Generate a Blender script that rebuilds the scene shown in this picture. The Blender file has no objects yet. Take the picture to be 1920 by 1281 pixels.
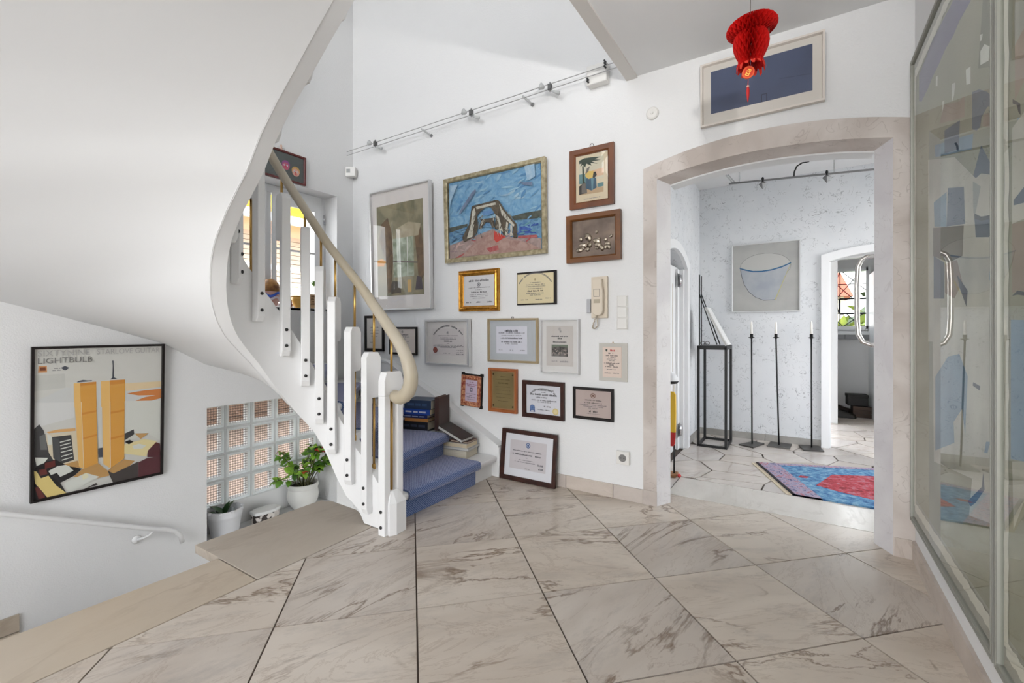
import bpy, bmesh, math, random
from mathutils import Vector, Matrix
random.seed(7)
PI = math.pi
SC = bpy.context.scene
COL = SC.collection

# ------------------------------------------------------------ camera
cam = bpy.data.cameras.new('camera')
cam.sensor_fit = 'HORIZONTAL'; cam.sensor_width = 36.0; cam.lens = 15.97
cam.shift_y = -22.5/1920; cam.clip_start = 0.02; cam.clip_end = 200
camo = bpy.data.objects.new('camera', cam); COL.objects.link(camo)
camo.location = (0, 0, 1.065); camo.rotation_euler = (PI/2, 0, math.radians(32.563))
SC.camera = camo

# ------------------------------------------------------------ world and daylight
W = bpy.data.worlds.new('sky'); SC.world = W; W.use_nodes = True
wn = W.node_tree.nodes; wl = W.node_tree.links; wn.clear()
w_out = wn.new('ShaderNodeOutputWorld'); w_bg = wn.new('ShaderNodeBackground')
w_tc = wn.new('ShaderNodeTexCoord'); w_sep = wn.new('ShaderNodeSeparateXYZ'); w_cr = wn.new('ShaderNodeValToRGB')
w_cr.color_ramp.elements[0].position = 0.0; w_cr.color_ramp.elements[0].color = (1.0, 0.99, 0.97, 1)
w_cr.color_ramp.elements[1].position = 0.9; w_cr.color_ramp.elements[1].color = (0.80, 0.88, 1.0, 1)
wl.new(w_tc.outputs['Generated'], w_sep.inputs[0]); wl.new(w_sep.outputs['Z'], w_cr.inputs[0])
wl.new(w_cr.outputs[0], w_bg.inputs[0]); wl.new(w_bg.outputs[0], w_out.inputs[0])
w_bg.inputs[1].default_value = SKY_STRENGTH = 8.2

UPLIGHT = 140.0      # added unseen fill spot turned to the ceiling, watts
SC.view_settings.view_transform = 'Standard'
SC.view_settings.look = 'None'
SC.view_settings.exposure = 0.0
SC.view_settings.gamma = 1.0
SC.view_settings.use_curve_mapping = False

# ------------------------------------------------------------ helpers: materials
def lin(c):
    return tuple(((v/255)/12.92 if v/255 <= 0.04045 else ((v/255+0.055)/1.055)**2.4) for v in c) + (1.0,)
MATS = {}
def newmat(name):
    m = bpy.data.materials.new(name); m.use_nodes = True
    nt = m.node_tree; nt.nodes.clear()
    out = nt.nodes.new('ShaderNodeOutputMaterial'); b = nt.nodes.new('ShaderNodeBsdfPrincipled')
    nt.links.new(b.outputs[0], out.inputs[0])
    return m, nt, b, out
def N(nt, t, **kw):
    n = nt.nodes.new(t)
    for k, v in kw.items():
        if k.startswith('i_'):
            key = k[2:]
            n.inputs[int(key) if key.isdigit() else key.replace('_', ' ')].default_value = v
        else: setattr(n, k, v)
    return n
def ramp(nt, stops, interp='LINEAR'):
    r = nt.nodes.new('ShaderNodeValToRGB'); cr = r.color_ramp; cr.interpolation = interp
    while len(cr.elements) < len(stops): cr.elements.new(0.5)
    for e, (p, c) in zip(cr.elements, stops): e.position = p; e.color = c
    return r
def mat(name, c, rough=0.5, metal=0.0, c2=None, scale=6.0, detail=3.0, dist=0.0, bump=0.0, bscale=60.0, bdist=0.002, spec=0.5, sheen=0.0, trans=0.0, stretch=None, lo=0.35, hi=0.65, coat=0.0):
    if name in MATS: return MATS[name]
    m, nt, b, out = newmat(name); MATS[name] = m; L = nt.links
    b.inputs['Base Color'].default_value = lin(c); b.inputs['Roughness'].default_value = rough
    b.inputs['Metallic'].default_value = metal; b.inputs['Specular IOR Level'].default_value = spec
    b.inputs['Sheen Weight'].default_value = sheen; b.inputs['Transmission Weight'].default_value = trans
    b.inputs['Coat Weight'].default_value = coat
    if c2 is not None or bump:
        tc = N(nt, 'ShaderNodeTexCoord'); src = tc.outputs['Object']
        if stretch:
            mp = N(nt, 'ShaderNodeMapping'); mp.inputs['Scale'].default_value = stretch
            L.new(src, mp.inputs[0]); src = mp.outputs[0]
    if c2 is not None:
        n = N(nt, 'ShaderNodeTexNoise'); n.inputs['Scale'].default_value = scale; n.inputs['Detail'].default_value = detail; n.inputs['Distortion'].default_value = dist
        r = ramp(nt, [(lo, lin(c)), (hi, lin(c2))])
        L.new(src, n.inputs['Vector']); L.new(n.outputs[0], r.inputs[0]); L.new(r.outputs[0], b.inputs['Base Color'])
    if bump:
        n2 = N(nt, 'ShaderNodeTexNoise'); n2.inputs['Scale'].default_value = bscale; n2.inputs['Detail'].default_value = 2
        bp = N(nt, 'ShaderNodeBump'); bp.inputs['Strength'].default_value = bump; bp.inputs['Distance'].default_value = bdist
        L.new(src, n2.inputs['Vector']); L.new(n2.outputs[0], bp.inputs['Height']); L.new(bp.outputs[0], b.inputs['Normal'])
    return m

def mat_marble(name, ca, cb, cv, vscale=1.6, vein=0.9, rough=0.28, seedrot=True, spots=0.45):
    m, nt, b, out = newmat(name); MATS[name] = m; L = nt.links
    tc = N(nt, 'ShaderNodeTexCoord'); oi = N(nt, 'ShaderNodeObjectInfo')
    mul = N(nt, 'ShaderNodeMath', operation='MULTIPLY'); mul.inputs[1].default_value = 37.0
    L.new(oi.outputs['Random'], mul.inputs[0])
    add = N(nt, 'ShaderNodeVectorMath', operation='ADD'); L.new(tc.outputs['Object'], add.inputs[0]); L.new(mul.outputs[0], add.inputs[1])
    mp = N(nt, 'ShaderNodeVectorRotate', rotation_type='Z_AXIS')
    ang = N(nt, 'ShaderNodeMath', operation='MULTIPLY'); ang.inputs[1].default_value = 1.3 if seedrot else 0.0
    L.new(oi.outputs['Random'], ang.inputs[0]); L.new(add.outputs[0], mp.inputs['Vector']); L.new(ang.outputs[0], mp.inputs['Angle'])
    st = N(nt, 'ShaderNodeMapping'); st.inputs['Scale'].default_value = (1.0, 0.35, 1.0); st.inputs['Rotation'].default_value = (0, 0, 0.5)
    L.new(mp.outputs[0], st.inputs[0])
    n1 = N(nt, 'ShaderNodeTexNoise'); n1.inputs['Scale'].default_value = 3.2; n1.inputs['Detail'].default_value = 6; n1.inputs['Distortion'].default_value = 1.2
    L.new(st.outputs[0], n1.inputs['Vector'])
    r1 = ramp(nt, [(0.32, lin(ca)), (0.68, lin(cb))]); L.new(n1.outputs[0], r1.inputs[0])
    n2 = N(nt, 'ShaderNodeTexNoise'); n2.inputs['Scale'].default_value = vscale; n2.inputs['Detail'].default_value = 7; n2.inputs['Roughness'].default_value = 0.62; n2.inputs['Distortion'].default_value = 1.0
    L.new(st.outputs[0], n2.inputs['Vector'])
    r2 = ramp(nt, [(0.485, (0, 0, 0, 1)), (0.5, (1, 1, 1, 1)), (0.512, (0, 0, 0, 1))]); L.new(n2.outputs[0], r2.inputs[0])
    n3 = N(nt, 'ShaderNodeTexNoise'); n3.inputs['Scale'].default_value = 2.0; n3.inputs['Detail'].default_value = 3
    L.new(mp.outputs[0], n3.inputs['Vector'])
    r3 = ramp(nt, [(0.42, (0, 0, 0, 1)), (0.56, (1, 1, 1, 1))]); L.new(n3.outputs[0], r3.inputs[0])
    mm = N(nt, 'ShaderNodeMath', operation='MULTIPLY'); L.new(r2.outputs[0], mm.inputs[0]); L.new(r3.outputs[0], mm.inputs[1])
    mv = N(nt, 'ShaderNodeMath', operation='MULTIPLY'); mv.inputs[1].default_value = vein; L.new(mm.outputs[0], mv.inputs[0])
    mix = N(nt, 'ShaderNodeMix', data_type='RGBA'); L.new(mv.outputs[0], mix.inputs[0]); L.new(r1.outputs[0], mix.inputs[6]); mix.inputs[7].default_value = lin(cv)
    n4 = N(nt, 'ShaderNodeTexNoise'); n4.inputs['Scale'].default_value = 9.0; n4.inputs['Detail'].default_value = 8; n4.inputs['Roughness'].default_value = 0.75
    L.new(st.outputs[0], n4.inputs['Vector'])
    r4 = ramp(nt, [(0.52, (0, 0, 0, 1)), (0.72, (spots, spots, spots, 1))]); L.new(n4.outputs[0], r4.inputs[0])
    mix2 = N(nt, 'ShaderNodeMix', data_type='RGBA'); L.new(r4.outputs[0], mix2.inputs[0]); L.new(mix.outputs[2], mix2.inputs[6]); mix2.inputs[7].default_value = lin((138, 132, 128))
    # whole pieces differ a little in tone; a second set of fine brown veins
    n5 = N(nt, 'ShaderNodeTexNoise'); n5.inputs['Scale'].default_value = vscale*2.2; n5.inputs['Detail'].default_value = 8; n5.inputs['Roughness'].default_value = 0.7; n5.inputs['Distortion'].default_value = 1.6
    L.new(st.outputs[0], n5.inputs['Vector'])
    r5 = ramp(nt, [(0.47, (0, 0, 0, 1)), (0.487, (0.32*vein, 0.32*vein, 0.32*vein, 1)), (0.505, (0, 0, 0, 1))]); L.new(n5.outputs[0], r5.inputs[0])
    mix3 = N(nt, 'ShaderNodeMix', data_type='RGBA'); L.new(r5.outputs[0], mix3.inputs[0]); L.new(mix2.outputs[2], mix3.inputs[6]); mix3.inputs[7].default_value = lin(tuple(int(v*1.15) for v in cv))
    tone = ramp(nt, [(0.0, (0.90, 0.90, 0.92, 1)), (0.5, (1.0, 0.985, 0.97, 1)), (1.0, (1.03, 1.0, 0.96, 1))]); L.new(oi.outputs['Random'], tone.inputs[0])
    mix4 = N(nt, 'ShaderNodeMix', data_type='RGBA', blend_type='MULTIPLY'); mix4.inputs[0].default_value = 1.0; L.new(mix3.outputs[2], mix4.inputs[6]); L.new(tone.outputs[0], mix4.inputs[7])
    L.new(mix4.outputs[2], b.inputs['Base Color'])
    b.inputs['Roughness'].default_value = rough
    return m

def mat_fleck(name, c, cf, scale=10.0, amt=0.8, rough=0.7, c2=None):
    # plaster with short curved fibre marks
    m, nt, b, out = newmat(name); MATS[name] = m; L = nt.links
    tc = N(nt, 'ShaderNodeTexCoord')
    n1 = N(nt, 'ShaderNodeTexNoise'); n1.inputs['Scale'].default_value = scale; n1.inputs['Detail'].default_value = 1.0; n1.inputs['Distortion'].default_value = 1.6
    L.new(tc.outputs['Object'], n1.inputs['Vector'])
    r1 = ramp(nt, [(0.535, (0, 0, 0, 1)), (0.555, (1, 1, 1, 1)), (0.575, (0, 0, 0, 1))]); L.new(n1.outputs[0], r1.inputs[0])
    n2 = N(nt, 'ShaderNodeTexNoise'); n2.inputs['Scale'].default_value = scale*0.9; n2.inputs['Detail'].default_value = 1.0
    off = N(nt, 'ShaderNodeVectorMath', operation='ADD'); off.inputs[1].default_value = (13.1, 5.2, 7.7)
    L.new(tc.outputs['Object'], off.inputs[0]); L.new(off.outputs[0], n2.inputs['Vector'])
    r2 = ramp(nt, [(0.47, (0, 0, 0, 1)), (0.54, (1, 1, 1, 1))]); L.new(n2.outputs[0], r2.inputs[0])
    mm = N(nt, 'ShaderNodeMath', operation='MULTIPLY'); L.new(r1.outputs[0], mm.inputs[0]); L.new(r2.outputs[0], mm.inputs[1])
    ma = N(nt, 'ShaderNodeMath', operation='MULTIPLY'); ma.inputs[1].default_value = amt; L.new(mm.outputs[0], ma.inputs[0])
    n3 = N(nt, 'ShaderNodeTexNoise'); n3.inputs['Scale'].default_value = 3.0; n3.inputs['Detail'].default_value = 5; n3.inputs['Distortion'].default_value = 0.8
    L.new(tc.outputs['Object'], n3.inputs['Vector'])
    r3 = ramp(nt, [(0.35, lin(c)), (0.7, lin(c2 or c))]); L.new(n3.outputs[0], r3.inputs[0])
    mix = N(nt, 'ShaderNodeMix', data_type='RGBA'); L.new(ma.outputs[0], mix.inputs[0]); L.new(r3.outputs[0], mix.inputs[6]); mix.inputs[7].default_value = lin(cf)
    L.new(mix.outputs[2], b.inputs['Base Color']); b.inputs['Roughness'].default_value = rough
    return m

def mat_glass(name, tint=(1, 1, 1), ior=1.45, rough=0.0):
    m = bpy.data.materials.new(name); m.use_nodes = True; MATS[name] = m
    nt = m.node_tree; nt.nodes.clear(); L = nt.links
    out = N(nt, 'ShaderNodeOutputMaterial'); mx = N(nt, 'ShaderNodeMixShader'); tr = N(nt, 'ShaderNodeBsdfTransparent'); gl = N(nt, 'ShaderNodeBsdfGlossy'); fr = N(nt, 'ShaderNodeFresnel')
    fr.inputs['IOR'].default_value = ior; gl.inputs['Roughness'].default_value = rough; tr.inputs[0].default_value = (*tint, 1)
    ge = N(nt, 'ShaderNodeNewGeometry'); fl_ = N(nt, 'ShaderNodeMath', operation='SUBTRACT'); fl_.inputs[0].default_value = 1.0; L.new(ge.outputs['Backfacing'], fl_.inputs[1])
    mu = N(nt, 'ShaderNodeMath', operation='MULTIPLY'); L.new(fr.outputs[0], mu.inputs[0]); L.new(fl_.outputs[0], mu.inputs[1])
    L.new(mu.outputs[0], mx.inputs[0]); L.new(tr.outputs[0], mx.inputs[1]); L.new(gl.outputs[0], mx.inputs[2]); L.new(mx.outputs[0], out.inputs[0])
    return m

def mat_block(name):
    # moulded glass-block face: clear glass with a grid of small lenses
    m = bpy.data.materials.new(name); m.use_nodes = True; MATS[name] = m
    nt = m.node_tree; nt.nodes.clear(); L = nt.links
    out = N(nt, 'ShaderNodeOutputMaterial'); tc = N(nt, 'ShaderNodeTexCoord'); sp = N(nt, 'ShaderNodeSeparateXYZ'); L.new(tc.outputs['Object'], sp.inputs[0])
    prods = []
    for ax in ('X', 'Z'):
        k = N(nt, 'ShaderNodeMath', operation='MULTIPLY'); k.inputs[1].default_value = PI/0.0195; L.new(sp.outputs[ax], k.inputs[0])
        s = N(nt, 'ShaderNodeMath', operation='SINE'); L.new(k.outputs[0], s.inputs[0]); prods.append(s)
    mu = N(nt, 'ShaderNodeMath', operation='MULTIPLY'); L.new(prods[0].outputs[0], mu.inputs[0]); L.new(prods[1].outputs[0], mu.inputs[1])
    # tint painted in for lens refraction: bright dots, darker glass between
    ab = N(nt, 'ShaderNodeMath', operation='ABSOLUTE'); L.new(mu.outputs[0], ab.inputs[0])
    cr = ramp(nt, [(0.12, (0.46, 0.43, 0.42, 1)), (0.42, (1.0, 0.98, 0.97, 1))]); L.new(ab.outputs[0], cr.inputs[0])
    bp = N(nt, 'ShaderNodeBump'); bp.inputs['Strength'].default_value = 1.0; bp.inputs['Distance'].default_value = 0.003; L.new(mu.outputs[0], bp.inputs['Height'])
    tr = N(nt, 'ShaderNodeBsdfTransparent'); L.new(cr.outputs[0], tr.inputs[0])
    gl = N(nt, 'ShaderNodeBsdfGlossy'); gl.inputs['Roughness'].default_value = 0.08; L.new(bp.outputs[0], gl.inputs['Normal'])
    mx = N(nt, 'ShaderNodeMixShader'); mx.inputs[0].default_value = 0.10; L.new(tr.outputs[0], mx.inputs[1]); L.new(gl.outputs[0], mx.inputs[2]); L.new(mx.outputs[0], out.inputs[0])
    return m

def mat_carpet(name):
    m, nt, b, out = newmat(name); MATS[name] = m; L = nt.links
    tc = N(nt, 'ShaderNodeTexCoord')
    n1 = N(nt, 'ShaderNodeTexNoise'); n1.inputs['Scale'].default_value = 150; n1.inputs['Detail'].default_value = 2; L.new(tc.outputs['Object'], n1.inputs['Vector'])
    wv = N(nt, 'ShaderNodeTexWave', bands_direction='DIAGONAL'); wv.inputs['Scale'].default_value = 46; wv.inputs['Distortion'].default_value = 3.5; wv.inputs['Detail'].default_value = 2; wv.inputs['Detail Scale'].default_value = 6
    L.new(tc.outputs['Object'], wv.inputs['Vector'])
    mx = N(nt, 'ShaderNodeMath', operation='MULTIPLY'); L.new(n1.outputs[0], mx.inputs[0]); L.new(wv.outputs[1], mx.inputs[1])
    r = ramp(nt, [(0.05, lin((38, 72, 124))), (0.55, lin((124, 142, 182)))]); L.new(mx.outputs[0], r.inputs[0]); L.new(r.outputs[0], b.inputs['Base Color'])
    bp = N(nt, 'ShaderNodeBump'); bp.inputs['Strength'].default_value = 0.6; bp.inputs['Distance'].default_value = 0.004; L.new(mx.outputs[0], bp.inputs['Height']); L.new(bp.outputs[0], b.inputs['Normal'])
    b.inputs['Roughness'].default_value = 0.9; b.inputs['Sheen Weight'].default_value = 0.8; b.inputs['Sheen Roughness'].default_value = 0.4; b.inputs['Sheen Tint'].default_value = lin((235, 220, 225))
    return m

wall_m = mat('wall paint', (226, 226, 226), 0.85, bump=0.5, bscale=130, bdist=0.0035, spec=0.2)
smooth_m = mat('smooth plaster', (224, 224, 224), 0.8, bump=0.08, bscale=18, bdist=0.003, spec=0.2)
white_m = mat('white lacquer', (228, 228, 228), 0.35)
trimw_m = mat('white trim paint', (228, 229, 230), 0.4)
ceil_m = mat('ceiling paint', (226, 226, 226), 0.9, bump=0.1, bscale=60)
faux_m = mat_fleck('pinkish painted marble', (180, 169, 161), (148, 136, 128), 11.0, 0.5, 0.6, (210, 202, 196))
fauxw_m = mat_fleck('pale painted marble', (218, 216, 216), (182, 176, 176), 10.0, 0.45, 0.5, (200, 196, 199))
hallw_m = mat_fleck('fibre plaster', (216, 218, 220), (140, 142, 145), 16.0, 0.9, 0.75, (208, 211, 214))
tile_m = mat_marble('veined tile', (186, 175, 163), (206, 197, 186), (112, 90, 70))
slab_m = mat_marble('beige stone slab', (182, 170, 154), (188, 177, 162), (132, 114, 96), 0.6, 0.3, 0.35, False, 0.06)
skirt_m = mat_marble('stone skirting', (182, 172, 164), (200, 191, 184), (150, 136, 124), 2.0, 0.4, 0.4, True, 0.25)
thresh_m = mat_marble('pale threshold stone', (196, 192, 186), (208, 205, 200), (160, 150, 142), 0.9, 0.45, 0.25, False, 0.1)
flag_m = mat_marble('flagstone', (190, 182, 175), (208, 201, 194), (150, 138, 128), 1.2, 0.4, 0.22, True, 0.2)
grout_m = mat('grout', (92, 80, 72), 0.9)
hgrout_m = mat('dark grout', (74, 64, 58), 0.9)
greyskirt_m = mat('grey stone skirting', (142, 139, 134), 0.6, c2=(160, 157, 152), scale=8, detail=6)
brass_m = mat('brass', (196, 158, 92), 0.32, 1.0)
chrome_m = mat('chrome', (205, 205, 208), 0.12, 1.0)
alu_m = mat('silver aluminium', (216, 216, 216), 0.35, 0.6)
black_m = mat('black metal', (16, 16, 17), 0.5)
cap_m = mat('black cap', (22, 22, 22), 0.4)
def mat_brick(name):
    m, nt, b, out = newmat(name); MATS[name] = m
    tc = N(nt, 'ShaderNodeTexCoord'); mp = N(nt, 'ShaderNodeMapping'); mp.inputs['Rotation'].default_value = (PI/2, 0, PI/2); br = N(nt, 'ShaderNodeTexBrick'); br.inputs['Scale'].default_value = 5.0
    br.inputs['Color1'].default_value = lin((150, 112, 96)); br.inputs['Color2'].default_value = lin((124, 90, 76)); br.inputs['Mortar'].default_value = lin((190, 172, 158)); br.inputs['Mortar Size'].default_value = 0.05
    nt.links.new(tc.outputs['Object'], mp.inputs[0]); nt.links.new(mp.outputs[0], br.inputs['Vector']); nt.links.new(br.outputs[0], b.inputs['Base Color']); b.inputs['Roughness'].default_value = 0.9
    return m
carpet_m = mat_carpet('blue carpet')
rail_m = mat('handrail paint', (192, 184, 168), 0.45, c2=(168, 154, 126), scale=1.6)
pane_m = mat_glass('picture glass')
bigpane_m = mat_glass('large picture glass', (0.97, 0.98, 0.97), 1.5)
win_m = mat_glass('window glass', (0.98, 0.99, 0.99))
block_m = mat_block('lens glass')
blockrim_m = mat('glass block rim', (234, 237, 236), 0.12, spec=0.7)
_bt = blockrim_m.node_tree; _tl = N(_bt, 'ShaderNodeBsdfTranslucent'); _tl.inputs[0].default_value = (0.92, 0.95, 0.95, 1); _mx = N(_bt, 'ShaderNodeMixShader'); _mx.inputs[0].default_value = 0.5
_bt.links.new(_bt.nodes['Principled BSDF'].outputs[0], _mx.inputs[1]); _bt.links.new(_tl.outputs[0], _mx.inputs[2]); _bt.links.new(_mx.outputs[0], _bt.nodes['Material Output'].inputs[0])
mortar_m = mat('mortar', (214, 215, 215), 0.8)

# ------------------------------------------------------------ helpers: geometry
class MB:
    def __init__(s): s.v = []; s.f = []; s.m = []
    def add(s, vs, fs, mi=0):
        o = len(s.v); s.v += [tuple(p) for p in vs]; s.f += [tuple(i+o for i in f) for f in fs]; s.m += [mi]*len(fs); return s
    def box(s, x0, x1, y0, y1, z0, z1, mi=0):
        return s.add([(x0,y0,z0),(x1,y0,z0),(x1,y1,z0),(x0,y1,z0),(x0,y0,z1),(x1,y0,z1),(x1,y1,z1),(x0,y1,z1)],
                     [(0,3,2,1),(4,5,6,7),(0,1,5,4),(1,2,6,5),(2,3,7,6),(3,0,4,7)], mi)
    def prism(s, pts, z0, z1, mi=0):
        # outline in XY, counter-clockwise, extruded along Z
        n = len(pts)
        return s.add([(x,y,z0) for x,y in pts]+[(x,y,z1) for x,y in pts],
                     [tuple(range(n-1,-1,-1)), tuple(range(n,2*n))]+[(i,(i+1)%n,n+(i+1)%n,n+i) for i in range(n)], mi)
    def slab(s, pts, y0, y1, mi=0):
        # outline in XZ extruded along Y (y0 front, y1 back)
        n = len(pts)
        return s.add([(x,y0,z) for x,z in pts]+[(x,y1,z) for x,z in pts],
                     [tuple(range(n)), tuple(range(2*n-1,n-1,-1))]+[(i,n+i,n+(i+1)%n,(i+1)%n) for i in range(n)], mi)
    def tube(s, path, r, seg=10, mi=0, flat=1.0, closed_ends=True):
        P = [Vector(p) for p in path]; rs = r if isinstance(r, (list, tuple)) else [r]*len(P)
        vs = []; n = len(P); up = None
        for i, p in enumerate(P):
            t = (P[min(i+1,n-1)]-P[max(i-1,0)]).normalized()
            if up is None:
                up = Vector((0,0,1)) if abs(t.z) < 0.9 else Vector((1,0,0))
            a = t.cross(up).normalized(); b = a.cross(t).normalized(); up = b
            for k in range(seg):
                w = 2*PI*k/seg; vs.append(p + a*math.cos(w)*rs[i] + b*math.sin(w)*rs[i]*flat)
        fs = []
        for i in range(n-1):
            for k in range(seg): fs.append((i*seg+k, i*seg+(k+1)%seg, (i+1)*seg+(k+1)%seg, (i+1)*seg+k))
        if closed_ends: fs += [tuple(range(seg-1,-1,-1)), tuple(range((n-1)*seg, n*seg))]
        return s.add(vs, fs, mi)
    def lathe(s, prof, c=(0,0,0), seg=24, mi=0, sx=1.0, sy=1.0):
        vs = []; n = len(prof)
        for r, z in prof:
            for k in range(seg):
                w = 2*PI*k/seg; vs.append((c[0]+r*math.cos(w)*sx, c[1]+r*math.sin(w)*sy, c[2]+z))
        fs = [(i*seg+k, i*seg+(k+1)%seg, (i+1)*seg+(k+1)%seg, (i+1)*seg+k) for i in range(n-1) for k in range(seg)]
        if prof[0][0] > 1e-5: fs.append(tuple(range(seg-1,-1,-1)))
        if prof[-1][0] > 1e-5: fs.append(tuple(range((n-1)*seg, n*seg)))
        return s.add(vs, fs, mi)
    def ring(s, w, h, prof, mi=0, z0=0.0):
        # picture-frame ring, outer size w x h, bottom at z0, profile [(inset, outwards)], outwards = -Y
        cs = [(-1,0),(1,0),(1,1),(-1,1)]; vs = []; n = len(prof)
        for sx, sz in cs:
            for ins, d in prof: vs.append((sx*(w/2-ins), -d, z0+(ins if sz == 0 else h-ins)))
        fs = []
        for c in range(4):
            d = (c+1) % 4
            for i in range(n-1): fs.append((c*n+i, d*n+i, d*n+i+1, c*n+i+1))
        return s.add(vs, fs, mi)
    def mesh(s, name, mats, smooth=False):
        me = bpy.data.meshes.new(name); me.from_pydata(s.v, [], s.f)
        for m in (mats if isinstance(mats, (list, tuple)) else [mats]): me.materials.append(m)
        me.polygons.foreach_set('material_index', s.m)
        if smooth: me.polygons.foreach_set('use_smooth', [True]*len(s.f))
        me.validate(); me.update()
        return me
def fixnormals(me):
    bm = bmesh.new(); bm.from_mesh(me); bmesh.ops.recalc_face_normals(bm, faces=bm.faces); bm.to_mesh(me); bm.free()
def obj(name, mb, mats, parent=None, smooth=False, loc=None, bevel=0.0, auto=None, rot=None, fix=True):
    me = mb.mesh(name, mats, smooth) if isinstance(mb, MB) else mb
    if fix and isinstance(mb, MB): fixnormals(me)
    o = bpy.data.objects.new(name, me); COL.objects.link(o)
    if parent: o.parent = parent
    if loc is not None: o.location = loc
    if rot is not None: o.rotation_euler = rot
    if auto is not None:
        me.polygons.foreach_set('use_smooth', [True]*len(me.polygons))
        try: me.set_sharp_from_angle(angle=math.radians(auto))
        except Exception: pass
    if bevel:
        b = o.modifiers.new('bevel', 'BEVEL'); b.width = bevel; b.segments = 2; b.limit_method = 'ANGLE'; b.angle_limit = math.radians(40)
    return o
def tag(o, label=None, cat=None, group=None, kind=None):
    if label: o['label'] = label
    if cat: o['category'] = cat
    if group: o['group'] = group
    if kind: o['kind'] = kind
    return o
def thing(name, label, cat, loc=(0,0,0), rot=(0,0,0), group=None):
    o = bpy.data.objects.new(name, None); COL.objects.link(o); o.empty_display_size = 0.05
    o.location = loc; o.rotation_euler = rot
    return tag(o, label, cat, group)
def struct(name, mb, mats, label=None, parent=None, **kw):
    o = obj(name, mb, mats, parent, **kw)
    if parent is None: o['kind'] = 'structure'
    if label: o['label'] = label; 
    return o
def arc_pts(cx, half, zs, rise, n, up=True):
    # segmental arch from left to right
    R = (half*half+rise*rise)/(2*rise); zc = zs+rise-R; a = math.asin(half/R)
    return [(cx+R*math.sin(-a+2*a*i/n), zc+R*math.cos(-a+2*a*i/n)) for i in range(n+1)]
def clip(poly, a, b, c):
    # keep a*x+b*y <= c
    out = []
    for i in range(len(poly)):
        p, q = poly[i], poly[(i+1) % len(poly)]
        dp = a*p[0]+b*p[1]-c; dq = a*q[0]+b*q[1]-c
        if dp <= 0: out.append(p)
        if (dp < 0 < dq) or (dq < 0 < dp):
            t = dp/(dp-dq); out.append((p[0]+(q[0]-p[0])*t, p[1]+(q[1]-p[1])*t))
    return out
def cliprect(poly, x0, x1, y0, y1):
    for h in ((-1,0,-x0),(1,0,x1),(0,-1,-y0),(0,1,y1)):
        if len(poly) < 3: return []
        poly = clip(poly, *h)
    return poly
def area(p): return 0.5*sum(p[i][0]*p[(i+1)%len(p)][1]-p[(i+1)%len(p)][0]*p[i][1] for i in range(len(p))) if len(p) > 2 else 0
def interp(tab, x):
    if x <= tab[0][0]: return tab[0][1]
    for (a, va), (b, vb) in zip(tab, tab[1:]):
        if x <= b: return va+(vb-va)*(x-a)/(b-a)
    return tab[-1][1]

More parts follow.
